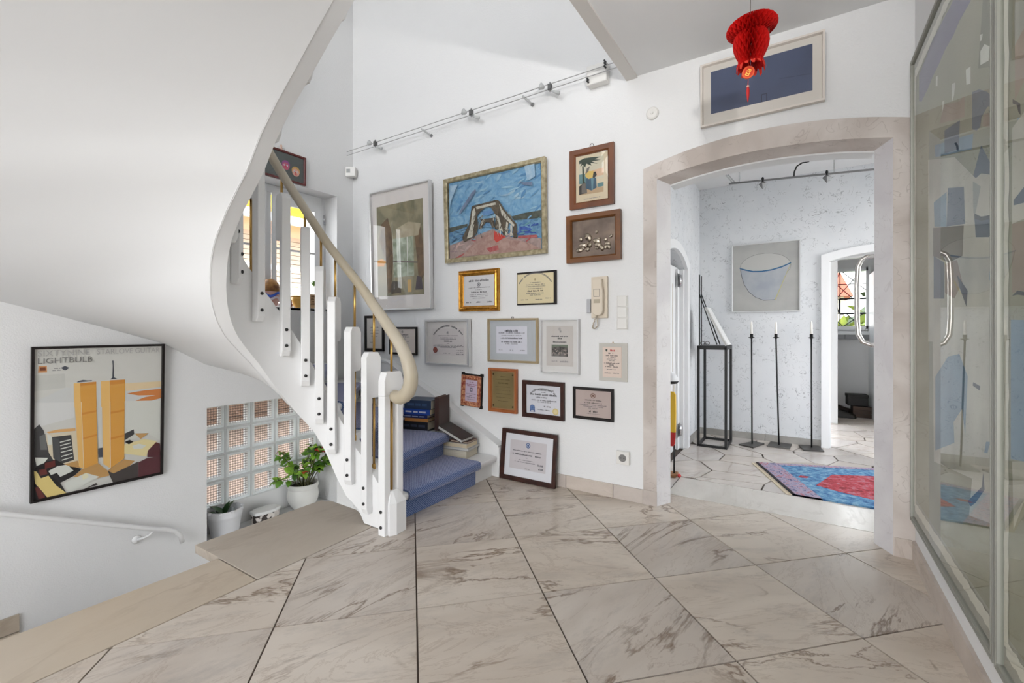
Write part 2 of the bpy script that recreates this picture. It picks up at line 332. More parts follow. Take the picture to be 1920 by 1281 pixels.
# lettering, made once
TEXT = {}
def make_text(s):
    cu = bpy.data.curves.new('lettering', 'FONT'); cu.body = s; cu.size = 1.0; cu.align_x = 'LEFT'; cu.resolution_u = 3
    o = bpy.data.objects.new('lettering', cu); COL.objects.link(o)
    me = bpy.data.meshes.new_from_object(o.evaluated_get(bpy.context.evaluated_depsgraph_get()))
    vs = [tuple(v.co) for v in me.vertices]; fs = [tuple(p.vertices) for p in me.polygons]
    bpy.data.objects.remove(o); bpy.data.curves.remove(cu); bpy.data.meshes.remove(me)
    TEXT[s] = (vs, fs)
for s_ in ('LIGHTBULB', 'SIXTYNINE', 'STARLOVE GUITAR'): make_text(s_)
POSTER=[
 ('pale1',[(0,0.826),(0.209,0.828),(0.214,0.731),(0.002,0.722)]),
 ('sky2',[(0.214,0.731),(0.543,0.689),(1,0.711),(1,0.528),(0,0.61),(0.003,0.655)]),
 ('peach',[(0.677,0.728),(1,0.723),(1,0.677),(0.685,0.669)]),
 ('orange',[(0.692,0.651),(0.847,0.662),(1,0.662),(1,0.588),(0.877,0.573),(0.801,0.576),(0.767,0.587),(0.848,0.608),(0.947,0.616),(0.793,0.627)]),
 ('brand',[(0.027,0.887),(0.082,0.888),(0.084,0.843),(0.023,0.845)]),
 ('brand2',[(0.035,0.879),(0.074,0.88),(0.076,0.855),(0.034,0.856)]),
 ('ink',[(0.18,0.869),(0.208,0.881),(0.239,0.867),(0.22,0.854),(0.211,0.85),(0.197,0.856)]),
 ('ink',[(0.295,0.764),(0.312,0.772),(0.341,0.776),(0.377,0.77),(0.41,0.769),(0.407,0.763),(0.301,0.761)]),
 ('ink',[(0.569,0.903),(0.579,0.902),(0.58,0.865),(0.585,0.779),(0.614,0.766),(0.554,0.766),(0.571,0.779),(0.573,0.865)]),
 ('tow_l',[(0.273,0.757),(0.319,0.755),(0.326,0.583),(0.278,0.587)]),
 ('tow_d',[(0.319,0.755),(0.443,0.757),(0.448,0.573),(0.327,0.583)]),
 ('tow_t',[(0.32,0.755),(0.443,0.757),(0.443,0.74),(0.322,0.733)]),
 ('tow_l',[(0.478,0.757),(0.549,0.758),(0.555,0.565),(0.484,0.57)]),
 ('tow_d',[(0.551,0.759),(0.677,0.757),(0.681,0.554),(0.556,0.565)]),
 ('tow_t',[(0.551,0.759),(0.677,0.757),(0.677,0.728),(0.552,0.726)]),
 ('sky3',[(0,0.646),(0.278,0.624),(0.283,0.519),(0,0.479)]),
 ('peach2',[(0.081,0.442),(0.168,0.449),(0.288,0.442),(0.289,0.422),(0.098,0.431)]),
 ('pale2',[(0.671,0.595),(0.996,0.571),(0.998,0.254),(0.874,0.328),(0.679,0.281)]),
 ('sand',[(0.076,0.425),(0.301,0.417),(0.312,0.21),(0.209,0.202),(0.102,0.269)]),
 ('gr1',[(0,0.474),(0.034,0.5),(0.064,0.455),(0.082,0.391),(0.101,0.298),(0.137,0.236),(0,0.201)]),
 ('gr2',[(0.036,0.419),(0.076,0.431),(0.089,0.322),(0.044,0.328)]),
 ('pale3',[(0.087,0.424),(0.116,0.415),(0.123,0.352),(0.094,0.355)]),
 ('gr1',[(0.122,0.403),(0.258,0.399),(0.281,0.221),(0.179,0.207),(0.131,0.26)]),
 ('gr3',[(0.122,0.403),(0.169,0.383),(0.185,0.209),(0.131,0.26)]),
 ('pale3',[(0.176,0.362),(0.253,0.37),(0.254,0.363),(0.177,0.355)]),
 ('pale3',[(0.179,0.339),(0.255,0.347),(0.256,0.34),(0.18,0.332)]),
 ('pale3',[(0.181,0.316),(0.26,0.323),(0.261,0.316),(0.183,0.309)]),
 ('pale3',[(0.183,0.292),(0.264,0.299),(0.265,0.292),(0.184,0.285)]),
 ('pale3',[(0.187,0.263),(0.268,0.272),(0.268,0.265),(0.188,0.256)]),
 ('pale3',[(0.19,0.237),(0.269,0.246),(0.27,0.24),(0.192,0.23)]),
 ('black',[(0,0.206),(0.074,0.245),(0.149,0.246),(0.209,0.202),(0.338,0.147),(0.284,0.109),(0.182,0.079),(0.226,0),(0.085,0),(0,0)]),
 ('maroon',[(0.074,0.234),(0.143,0.241),(0.147,0.2),(0.075,0.194)]),
 ('maroon',[(0.035,0.195),(0.084,0.193),(0.093,0.157),(0.042,0.154)]),
 ('pale3',[(0.006,0.283),(0.096,0.265),(0.068,0.235),(0.018,0.225)]),
 ('pale3',[(0.098,0.176),(0.162,0.198),(0.233,0.196),(0.277,0.145),(0.181,0.12),(0.157,0.153),(0.116,0.145)]),
 ('ochre',[(0.209,0.202),(0.306,0.211),(0.332,0.154),(0.258,0.177)]),
 ('ochre',[(0.278,0.104),(0.345,0.146),(0.459,0.17),(0.54,0.097),(0.555,0.058),(0.456,0.056),(0.371,0.106),(0.309,0.093)]),
 ('ochre',[(0.54,0.097),(0.676,0.157),(0.769,0.13),(0.706,0.089),(0.588,0.067)]),
 ('yell',[(0,0.195),(0.019,0.186),(0.048,0.137),(0.099,0.145),(0.153,0.067),(0.226,0),(0.091,0),(0.05,0.057),(0.009,0.109)]),
 ('maroon',[(0.007,0.082),(0.032,0.083),(0.079,0.001),(0.034,0)]),
 ('pale3',[(0.212,0.074),(0.371,0.112),(0.475,0.065),(0.298,0.012),(0.462,0.043),(0.541,0.054),(0.262,0),(0.225,0.025)]),
 ('pale4',[(0.34,0.099),(0.377,0.111),(0.391,0.079),(0.347,0.066)]),
 ('char',[(0.54,0.097),(0.588,0.067),(0.798,0.119),(0.799,0),(0.584,0)]),
 ('char',[(0.361,0.001),(0.45,0.024),(0.463,0.009),(0.367,0)]),
 ('maroon2',[(0.799,0.113),(0.879,0.133),(1,0.122),(1,0),(0.799,0)]),
 ('maroon2',[(0.884,0.217),(0.936,0.249),(0.995,0.228),(1,0.115),(0.879,0.14)]),
 ('maroon',[(0.903,0.24),(0.948,0.251),(0.991,0.229),(0.937,0.216)]),
 ('yell2',[(0.676,0.269),(0.845,0.286),(0.967,0.252),(0.885,0.191),(0.871,0.147),(0.675,0.201)]),
 ('pale3',[(0.744,0.248),(0.802,0.256),(0.869,0.232),(0.832,0.214),(0.759,0.221)]),
 ('gr1',[(0.678,0.351),(0.755,0.373),(0.76,0.335),(0.679,0.3)]),
 ('black',[(0.679,0.288),(0.721,0.298),(0.754,0.278),(0.715,0.264)]),
 ('ochre',[(0.763,0.341),(0.889,0.326),(0.816,0.29)]),
 ('tow_l',[(0.279,0.624),(0.327,0.621),(0.351,0.145),(0.316,0.168)]),
 ('tow_d',[(0.327,0.621),(0.443,0.612),(0.462,0.167),(0.352,0.145)]),
 ('tow_t',[(0.331,0.544),(0.446,0.552),(0.446,0.539),(0.332,0.529)]),
 ('tow_t',[(0.341,0.366),(0.453,0.38),(0.453,0.367),(0.342,0.354)]),
 ('tow_l',[(0.487,0.609),(0.554,0.604),(0.562,0.109),(0.504,0.154)]),
 ('tow_d',[(0.554,0.604),(0.674,0.595),(0.676,0.163),(0.563,0.109)]),
 ('tow_t',[(0.556,0.527),(0.674,0.534),(0.674,0.52),(0.556,0.512)]),
 ('tow_t',[(0.559,0.337),(0.675,0.345),(0.675,0.332),(0.559,0.32)]),
 ('ink',[(0.462,0.273),(0.496,0.274),(0.498,0.204),(0.465,0.206)]),
 ('white',[(0.327,0.621),(0.33,0.621),(0.355,0.144),(0.352,0.145)]),
 ('white',[(0.551,0.604),(0.555,0.604),(0.564,0.108),(0.559,0.11)]),
]
BRIDGE=[
 ('sea',[(0.036,0.39),(0.239,0.406),(0.196,0.295),(0.036,0.235)]),
 ('sea',[(0.735,0.39),(0.951,0.375),(0.949,0.19),(0.747,0.227)]),
 ('deepblue',[(0.755,0.316),(0.843,0.318),(0.881,0.232),(0.752,0.241)]),
 ('darkgreen',[(0.042,0.422),(0.25,0.436),(0.244,0.405),(0.045,0.36)]),
 ('darkgreen',[(0.685,0.44),(0.805,0.455),(0.953,0.457),(0.951,0.375),(0.71,0.395)]),
 ('pink1',[(0.04,0.212),(0.224,0.258),(0.371,0.296),(0.503,0.334),(0.635,0.227),(0.948,0.166),(0.947,0.045),(0.029,0.048)]),
 ('pink2',[(0.188,0.069),(0.37,0.264),(0.521,0.33),(0.572,0.228),(0.829,0.143),(0.947,0.05),(0.567,0.054)]),
 ('redp',[(0.521,0.31),(0.63,0.228),(0.544,0.177),(0.518,0.217)]),
 ('redp2',[(0.747,0.222),(0.913,0.207),(0.921,0.176),(0.747,0.197)]),
 ('redp2',[(0.441,0.126),(0.552,0.149),(0.568,0.095),(0.477,0.079)]),
 ('brown',[(0.3,0.618),(0.32,0.629),(0.55,0.644),(0.576,0.628),(0.618,0.536),(0.734,0.35),(0.738,0.199),(0.704,0.205),(0.699,0.337),(0.666,0.374),(0.635,0.237),(0.609,0.252),(0.593,0.306),(0.531,0.329),(0.54,0.481),(0.493,0.575),(0.438,0.587),(0.389,0.545),(0.355,0.51),(0.364,0.36),(0.313,0.274),(0.214,0.227),(0.196,0.284),(0.269,0.421)]),
 ('cream',[(0.304,0.564),(0.329,0.601),(0.341,0.545),(0.303,0.276),(0.244,0.265),(0.289,0.417)]),
 ('cream',[(0.344,0.608),(0.54,0.621),(0.544,0.594),(0.352,0.58)]),
 ('cream',[(0.575,0.597),(0.609,0.518),(0.717,0.343),(0.708,0.325),(0.598,0.469)]),
 ('cream',[(0.64,0.389),(0.657,0.375),(0.648,0.245),(0.626,0.244)]),
 ('cream',[(0.678,0.351),(0.695,0.338),(0.696,0.226),(0.674,0.23)]),
 ('cream',[(0.544,0.48),(0.571,0.454),(0.61,0.283),(0.575,0.31)]),
 ('brown',[(0.396,0.46),(0.525,0.454),(0.531,0.349),(0.504,0.344),(0.478,0.411),(0.441,0.419),(0.407,0.363),(0.373,0.348)]),
 ('sea',[(0.412,0.372),(0.45,0.412),(0.487,0.394),(0.504,0.349)]),
 ('deepblue2',[(0.399,0.543),(0.492,0.544),(0.527,0.505),(0.462,0.488),(0.416,0.508)]),
 ('slate',[(0.165,0.561),(0.197,0.63),(0.301,0.777),(0.341,0.81),(0.35,0.787),(0.288,0.695),(0.18,0.558)]),
 ('cloud',[(0.812,0.948),(0.903,0.951),(0.907,0.813),(0.84,0.782)]),
 ('cloud',[(0.075,0.91),(0.157,0.9),(0.09,0.753),(0.054,0.607)]),
 ('cloud',[(0.569,0.691),(0.676,0.685),(0.64,0.668)]),
 ('slate',[(0.765,0.783),(0.881,0.762),(0.884,0.722),(0.814,0.745)]),
]
PALM=[
 ('skyp',[(0.215,0.83),(0.767,0.831),(0.763,0.454),(0.212,0.476)]),
 ('pinkp',[(0.497,0.612),(0.764,0.626),(0.763,0.506),(0.566,0.498)]),
 ('seap',[(0.213,0.582),(0.377,0.577),(0.4,0.398),(0.212,0.423)]),
 ('seap',[(0.624,0.387),(0.762,0.386),(0.761,0.326),(0.623,0.318)]),
 ('sandp',[(0.211,0.352),(0.761,0.318),(0.76,0.232),(0.21,0.236)]),
 ('darkp',[(0.212,0.387),(0.352,0.44),(0.375,0.253),(0.21,0.246)]),
 ('greyp',[(0.268,0.424),(0.388,0.417),(0.394,0.251),(0.267,0.261)]),
 ('palmd',[(0.282,0.713),(0.318,0.717),(0.34,0.424),(0.292,0.421)]),
 ('palmd',[(0.215,0.812),(0.332,0.838),(0.499,0.83),(0.697,0.808),(0.569,0.784),(0.708,0.754),(0.498,0.76),(0.638,0.704),(0.474,0.738),(0.497,0.691),(0.379,0.743),(0.354,0.685),(0.294,0.738),(0.233,0.703),(0.27,0.759),(0.214,0.759)]),
 ('bluep',[(0.365,0.491),(0.449,0.514),(0.601,0.476),(0.611,0.319),(0.494,0.282),(0.363,0.333)]),
 ('darkp',[(0.473,0.581),(0.59,0.582),(0.613,0.526),(0.566,0.481),(0.472,0.511)]),
 ('yelp',[(0.354,0.598),(0.426,0.614),(0.544,0.597),(0.519,0.487),(0.424,0.483),(0.353,0.536)]),
 ('greyp',[(0.39,0.663),(0.462,0.687),(0.425,0.605),(0.353,0.562)]),
 ('bluep2',[(0.484,0.492),(0.543,0.484),(0.529,0.286),(0.494,0.291)]),
]
ARTA=[
 ('purple',[(2.109,2.186),(2.153,2.184),(2.206,2.191),(2.341,2.198),(2.406,2.206),(2.496,2.192),(2.605,2.187),(2.64,2.183),(2.644,2.068),(2.593,2.044),(2.475,2.048),(2.396,2.059),(2.305,2.06),(2.206,2.07),(2.109,2.063),(2.034,2.072),(1.924,2.066),(1.915,2.067)]),
 ('dgreen',[(1.736,1.958),(1.662,1.913),(1.662,1.787),(1.741,1.825)]),
 ('mgreen',[(1.807,2.001),(1.736,1.958),(1.741,1.825),(1.662,1.787),(1.662,1.745),(1.848,1.826)]),
 ('white',[(1.832,1.916),(1.807,1.905),(1.817,1.891),(1.832,1.897)]),
 ('white',[(1.827,1.866),(1.792,1.868),(1.75,1.839),(1.759,1.805),(1.827,1.826)]),
 ('white',[(1.965,1.879),(1.918,1.867),(1.918,1.814),(1.959,1.829)]),
 ('white',[(2.123,1.907),(2.081,1.892),(2.095,1.855),(2.123,1.843)]),
 ('white',[(2.341,2.033),(2.314,2.025),(2.319,1.988),(2.344,1.999)]),
 ('white',[(2.246,1.899),(2.219,1.892),(2.23,1.842),(2.255,1.847)]),
 ('pinkish',[(2.222,1.876),(2.034,1.809),(1.977,1.804),(1.975,1.736),(2.074,1.764),(2.288,1.834)]),
 ('slateb',[(1.901,1.781),(1.837,1.761),(1.768,1.723),(1.723,1.687),(1.71,1.663),(1.768,1.681),(1.817,1.671),(1.827,1.648),(1.858,1.649),(1.901,1.669)]),
 ('crow',[(1.759,1.667),(1.705,1.648),(1.662,1.625),(1.662,1.608),(1.71,1.63),(1.741,1.65)]),
 ('pinkish',[(1.797,1.673),(1.75,1.657),(1.714,1.63),(1.723,1.605),(1.807,1.644)]),
 ('creamw',[(2.469,1.755),(2.086,1.644),(1.889,1.525),(1.668,1.475),(1.668,1.228),(1.73,1.033),(2.469,1.016)]),
 ('skyb',[(2.359,1.777),(1.889,1.652),(1.901,1.609),(2.346,1.727)]),
 ('slateb',[(2.215,1.781),(2.025,1.745),(2.04,1.655),(2.215,1.699)]),
 ('slateb',[(1.889,1.525),(1.817,1.592),(1.69,1.468),(1.817,1.512),(1.864,1.511)]),
 ('yellow',[(1.751,1.551),(1.7,1.556),(1.7,1.517),(1.734,1.524)]),
 ('slateb',[(2.169,1.562),(1.982,1.517),(1.968,1.397),(2.186,1.43)]),
 ('skyb',[(2.371,1.559),(2.186,1.553),(2.186,1.43),(2.359,1.463)]),
 ('brownb',[(2.38,1.462),(1.982,1.395),(1.996,1.3),(2.151,1.298),(2.38,1.352)]),
 ('slateb',[(1.876,1.394),(1.668,1.358),(1.751,1.318),(1.864,1.337)]),
 ('darkline',[(1.876,1.41),(1.817,1.388),(1.668,1.365),(1.668,1.355),(1.817,1.376),(1.876,1.394)]),
 ('skyb',[(1.73,1.321),(1.668,1.351),(1.668,1.159),(1.751,1.201)]),
 ('pinkish',[(2.204,1.3),(2.055,1.295),(1.996,1.215),(2.086,1.169),(2.204,1.195)]),
 ('darkline',[(2.055,1.246),(1.94,1.185),(1.954,1.136),(2.025,1.2)]),
 ('slateb',[(2.371,1.351),(2.215,1.306),(2.215,1.176),(2.371,1.185)]),
 ('greyw',[(1.889,1.509),(1.817,1.474),(1.864,1.408),(1.884,1.412)]),
 ('creamw',[(2.389,1.103),(1.676,1.09),(1.676,0.847),(1.739,0.66),(1.728,0.541),(1.925,0.496),(1.897,0.616),(2.367,0.553)]),
 ('skyb',[(2.344,0.884),(2.164,0.97),(2.028,0.986),(1.939,0.92),(1.967,0.722),(2.344,0.601)]),
 ('skyb',[(1.773,0.753),(1.739,0.76),(1.761,0.724),(1.789,0.718)]),
 ('creamw',[(2.094,0.753),(1.997,0.811),(1.939,0.675),(2.077,0.643)]),
 ('darkline',[(1.884,0.908),(1.82,0.902),(1.827,0.889),(1.889,0.897)]),
 ('slateb',[(1.939,0.535),(1.808,0.617),(1.796,0.66),(1.784,0.616),(1.897,0.527)]),
 ('creamw',[(1.911,0.527),(1.717,0.636),(1.728,0.543),(1.897,0.506)]),
]
ARTB=[
 ('greyw',[(1.576,1.854),(1.522,1.827),(1.522,1.752),(1.576,1.75),(1.579,1.811)]),
 ('pinkish',[(1.576,1.75),(1.522,1.763),(1.522,1.639),(1.576,1.618)]),
 ('crow',[(1.59,1.627),(1.544,1.597),(1.541,1.568),(1.555,1.581),(1.565,1.602),(1.59,1.616)]),
 ('skyb',[(1.562,1.57),(1.522,1.558),(1.522,1.536),(1.551,1.547)]),
 ('creamw',[(1.592,1.557),(1.52,1.568),(1.52,1.321),(1.592,1.323)]),
 ('slateb',[(1.583,1.379),(1.52,1.395),(1.52,1.358),(1.583,1.366)]),
 ('pinkish',[(1.592,1.323),(1.52,1.315),(1.52,1.155),(1.592,1.154)]),
 ('darkline',[(1.592,1.147),(1.559,1.158),(1.52,1.152),(1.52,1.143),(1.559,1.148)]),
 ('skyb',[(1.6,1.089),(1.52,1.087),(1.52,0.76),(1.6,0.747)]),
 ('creamw',[(1.591,0.743),(1.52,0.76),(1.52,0.668),(1.582,0.58)]),
]
# ------------------------------------------------------------ the room shell
XL, XR, YB, ZC = -3.54, 0.441, 2.78, 2.63      # left wall, right wall, back wall, ceiling
YH, XHL, ZH = 4.98, -0.89, 2.5                 # far wall, left wall and ceiling of the hall behind the arch
TOP = 5.3

# back wall with the arched opening
mb = MB(); y0, y1 = YB, YB+0.1
def wq(xa, za0, za1, xb, zb0, zb1):
    mb.add([(xa,y0,za0),(xb,y0,zb0),(xb,y0,zb1),(xa,y0,za1),(xa,y1,za0),(xb,y1,zb0),(xb,y1,zb1),(xa,y1,za1)],
           [(0,1,2,3),(7,6,5,4),(0,4,5,1),(2,6,7,3),(1,5,6,2),(0,3,7,4)])
wq(XL-0.5, -1.9, TOP, -0.92, -1.9, TOP)
wq(-0.92, -0.3, TOP, -0.737, -0.3, TOP)
arc = arc_pts(-0.1875, 0.5495, 1.971, 0.058, 18)
for (a, za), (b, zb) in zip(arc, arc[1:]): wq(a, za, TOP, b, zb, TOP)
wq(0.362, -0.3, TOP, XR+0.3, -0.3, TOP); wq(XR+0.3, ZC, TOP, 2.5, ZC, TOP)
struct('wall_back', mb, wall_m, 'white textured plaster wall covered with framed pictures and certificates')

# painted marble surround of the arch: face band and reveal
ai = arc_pts(-0.1875, 0.5495, 1.971, 0.058, 24); ao = arc_pts(-0.188, 0.630, 2.045, 0.094, 24)
mb = MB()
for inn, outr in ((ai, ao),):
    for i in range(24):
        a, b, c, d = inn[i], inn[i+1], outr[i+1], outr[i]
        mb.slab([a, b, c, d], YB-0.008, YB)
mb.slab([(-0.818,0.0),(-0.737,0.0),ai[0],ao[0]], YB-0.008, YB)
mb.slab([(0.362,0.0),(0.441,0.0),ao[-1],ai[-1]], YB-0.008, YB)
tr = struct('trim_1', mb, faux_m, 'pinkish painted marble surround of the wide arched opening')
mb = MB()
back = [(-0.682+(0.985)*i/24, z-0.012) for i, (x, z) in enumerate(arc_pts(-0.1875, 0.5, 1.968, 0.05, 24))]
for i in range(24):
    a, b = ai[i], ai[i+1]; c, d = back[i+1], back[i]
    mb.add([(a[0],YB-0.008,a[1]),(b[0],YB-0.008,b[1]),(c[0],YB+0.1,c[1]),(d[0],YB+0.1,d[1])], [(0,1,2,3)])
obj('arch_soffit', mb, faux_m, tr, fix=False)
mb = MB()
mb.add([(-0.737,YB-0.008,0),(-0.682,YB+0.1,0),(-0.682,YB+0.1,back[0][1]),(-0.737,YB-0.008,ai[0][1])], [(0,1,2,3)])
mb.add([(0.362,YB-0.008,0),(0.303,YB+0.1,0),(0.303,YB+0.1,back[-1][1]),(0.362,YB-0.008,ai[-1][1])], [(3,2,1,0)])
obj('arch_jamb', mb, fauxw_m, tr, fix=False)
# thin skirting pieces at the feet of the surround
obj('foot_block', MB().box(-0.818,-0.735,YB-0.014,YB-0.008,0,0.088), skirt_m, tr)
obj('foot_block', MB().box(0.366,0.43,YB-0.014,YB-0.008,0,0.088), skirt_m, tr)
# hall side of the arch wall
mb = MB(); hx0, hx1 = XHL-0.15, 2.0
barc = [(-0.682,back[0][1])]+back+[(0.303,back[-1][1])]
for (a, za), (b, zb) in zip(back, back[1:]):
    mb.slab([(a,za-0.008),(b,zb-0.008),(b,ZH),(a,ZH)], YB+0.101, YB+0.2)
mb.slab([(hx0,-0.3),(-0.70,-0.3),(-0.70,ZH),(hx0,ZH)], YB+0.101, YB+0.125)
mb.slab([(-0.70,back[0][1]+0.03),(-0.682,back[0][1]+0.03),(-0.682,ZH),(-0.70,ZH)], YB+0.101, YB+0.2)
mb.slab([(0.32,-0.3),(hx1,-0.3),(hx1,ZH),(0.32,ZH)], YB+0.101, YB+0.125)
struct('wall_hall_arch', mb, smooth_m, 'white hall side of the arched wall')

# left wall with the two window openings
NI = (1.542, 2.605, -0.50, 0.512)      # niche of the glass blocks: y0 y1 z0 z1
WI = (1.70, 2.606, 1.245, 2.268)       # upper window
mb = MB(); xo = XL-0.42
def lw(ya, yb, za, zb): mb.box(xo, XL, ya, yb, za, zb)
lw(-2.6, NI[0], -1.9, TOP); lw(NI[0], NI[1], -1.9, NI[2]); lw(NI[0], NI[1], NI[3], WI[2]); lw(WI[1], YB, -1.9, TOP)
lw(NI[0], WI[0], WI[2], WI[3]); lw(NI[0], NI[1]+0.001, WI[3], TOP)
struct('wall_left', mb, wall_m, 'white plaster wall of the stairwell with poster and handrail')

# right wall
struct('wall_right', MB().box(XR, XR+0.15, -2.6, YB, -0.3, ZC+0.3), smooth_m, 'white wall behind the large glazed pictures')
# ceiling, open over the stairs
mb = MB(); mb.box(-0.92, XR+0.15, -2.6, YB, ZC, ZC+0.26); mb.box(XL, -0.92, -2.6, -0.06, ZC, ZC+0.26)
struct('ceiling', mb, ceil_m, 'flat white ceiling beside the stair opening')
struct('trim_2', MB().box(-0.925, -0.856, -0.06, YB, ZC-0.012, ZC), mat('edge board', (212,208,203), 0.5), 'pale edge board along the ceiling opening')

# unseen upper storey round the stair opening: roof and walls that limit the daylight
struct('ceiling_upper_added', MB().box(XL-0.4, 2.5, -2.6, YB+0.1, TOP, TOP+0.2), ceil_m, 'unseen white ceiling added over the stairwell to block light from above')  # added so the sky does not shine straight down the stairwell
struct('wall_upper_right', MB().box(2.4, 2.55, -2.6, YB, ZC+0.26, TOP), ceil_m, 'white side wall of the upper storey')
struct('floor_upper', MB().box(XR+0.15, 2.5, -2.6, YB+0.1, ZC, ZC+0.26), ceil_m, 'upper storey floor beyond the landing')
mb = MB(); mb.box(XL-0.4, -3.2, -2.7, -2.6, ZC, TOP); mb.box(0.2, 2.5, -2.7, -2.6, ZC, TOP); mb.box(-3.2, 0.2, -2.7, -2.6, ZC, 3.2); mb.box(-3.2, 0.2, -2.7, -2.6, 4.9, TOP); mb.box(XL-0.4, -2.2, -2.7, -2.6, -1.9, ZC)
struct('wall_garden_added', mb, ceil_m, 'unseen wall with an opening added to narrow the daylight from the garden side')  # added; its opening sets how much daylight reaches the upper wall and soffit
struct('bounce_terrace', MB().box(-6, 5, -12, -2.6, -0.4, -0.05), mat('pale terrace slabs', (176,173,168), 0.9), 'unseen pale ground added outside the open garden side to bounce daylight upwards')  # out of view, added to throw daylight up to the ceiling
# floor of large diagonal marble tiles
fl = struct('floor', MB().box(-1.953, XR, -2.6, YB, -0.3, -0.006).box(-0.737, 0.362, YB, 3.03, -0.3, -0.006), grout_m, 'floor of large veined marble tiles laid diagonally')
T0 = Vector((-1.5914, 1.6175)); T = 0.5
e1 = Vector((math.cos(PI/4), math.sin(PI/4)))*T; e2 = Vector((math.sin(PI/4), -math.cos(PI/4)))*T
g = 0.0031/T
for i in range(-3, 12):
    for j in range(-7, 8):
        c = [T0+e1*(i+a)+e2*(j+b) for a, b in ((g,g),(g,1-g),(1-g,1-g),(1-g,g))]
        quad = [(p.x, p.y) for p in c]
        if area(quad) < 0: quad.reverse()
        ctr = T0+e1*(i+0.5)+e2*(j+0.5)
        pieces = [cliprect(quad, -1.950, XR-0.003, -1.6, YB-0.002), cliprect(quad, -0.735, 0.36, YB-0.002, 3.026)]
        pieces = [p for p in pieces if len(p) > 2 and area(p) > 0.0004]
        if not pieces: continue
        mb = MB()
        for p in pieces: mb.prism([(x-ctr.x, y-ctr.y) for x, y in p], -0.012, 0.0)
        obj('tile', mb, tile_m, fl, loc=(ctr.x, ctr.y, 0))
# beige border slabs at the edge of the stairwell
obj('border_slab', MB().prism([(-2.53,1.05),(-1.958,1.05),(-1.958,1.66),(-2.03,1.70),(-2.22,1.768),(-2.45,1.775),(-2.53,1.745)], -0.042, 0.0), slab_m, fl, bevel=0.002)
obj('border_slab', MB().prism([(-2.345,-0.4),(-1.958,-0.4),(-1.958,1.044),(-2.289,1.044)], -0.042, 0.0), slab_m, fl, bevel=0.002)
obj('border_slab', MB().prism([(-2.37,-1.6),(-1.958,-1.6),(-1.958,-0.404),(-2.345,-0.404)], -0.042, 0.0), slab_m, fl, bevel=0.002)
struct('wall_stairwell', MB().box(-2.27, -1.953, -2.6, 1.75, -1.9, -0.042), smooth_m, 'plain white side of the open stairwell under the floor edge')

# skirting along the back wall
bs = struct('baseboard_back', MB().box(-1.83, -1.34, YB-0.011, YB, 0, 0.084), skirt_m, 'low marble skirting below the certificates')
obj('skirting_piece', MB().box(-1.337, -1.01, YB-0.012, YB, 0, 0.084), skirt_m, bs)
obj('skirting_piece', MB().box(-1.007, -0.820, YB-0.012, YB, 0, 0.084), skirt_m, bs)
rs = struct('baseboard_right', MB().box(XR-0.012, XR, 1.50, YB-0.02, 0, 0.09), skirt_m, 'marble skirting under the large glazed pictures')
for ya, yb in ((0.6, 1.497), (-0.4, 0.597), (-1.6, -0.403)): obj('skirting_piece', MB().box(XR-0.012, XR, ya, yb, 0, 0.09), skirt_m, rs)

# stairs going down to the basement along the left wall
st = thing('basement_stairs', 'beige stone basement steps running down beside the left wall', 'stairs', (XL+0.002, 0, -0.55))
for k in range(6):
    ya = -0.6 if k == 0 else 0.63+0.27*(k-1); yb = 0.63+0.27*k
    obj('step', MB().box(0.0, 1.26, ya-0.02 if k else ya, min(yb, 2.3), -0.17*k-0.17, -0.17*k), slab_m, st, bevel=0.004)
obj('skirting', MB().box(0.0, 0.012, 0.0, 0.629, 0.005, 0.093), slab_m, st)
mb = MB()

# ------------------------------------------------------------ hall beyond the arch
hf = struct('floor_hall', MB().box(-2.2, 2.2, 3.03, 8.2, -0.3, -0.007), hgrout_m, 'hall floor of irregular pale flagstones')
obj('threshold', MB().prism([(-0.74,3.033),(0.9,3.033),(0.9,3.42),(-0.74,3.42)], -0.02, 0.0), thresh_m, hf, bevel=0.002)
# irregular flags: cells of a stretched point set
random.seed(21)
pts = []
yy = 3.2; row = 0
while yy < 8.0:
    xx = -1.1+(row % 2)*0.19
    while xx < 1.9:
        pts.append((xx+random.uniform(-0.13,0.13), yy+random.uniform(-0.085,0.085))); xx += 0.38
    yy += 0.235; row += 1
pts = [p for p in pts]
for i, p in enumerate(pts):
    cell = [(p[0]-1,p[1]-1),(p[0]+1,p[1]-1),(p[0]+1,p[1]+1),(p[0]-1,p[1]+1)]
    for q in pts:
        if q is p: continue
        dx, dy = q[0]-p[0], q[1]-p[1]; d = math.hypot(dx, dy)
        if d > 1.3: continue
        mx, my = (p[0]+q[0])/2, (p[1]+q[1])/2
        cell = clip(cell, dx/d, dy/d, (mx*dx+my*dy)/d-0.0045-0.002*((i*7) % 3))
        if len(cell) < 3: break
    cl = cliprect(cell, XHL, 1.6, 3.424, YH+0.02) if p[1] < YH+0.2 else []
    cl2 = cliprect(cell, 0.0, 1.6, YH+0.02, 7.6)
    for c in (cl, cl2):
        if len(c) > 2 and area(c) > 0.003:
            obj('flagstone', MB().prism([(x-p[0], y-p[1]) for x, y in c], -0.016, 0.0), flag_m, hf, loc=(p[0], p[1], 0))
# small strip left of the threshold
obj('flagstone', MB().prism([(XHL,3.0),(-0.745,3.0),(-0.745,3.42),(XHL,3.42)], -0.016, 0.0), flag_m, hf)

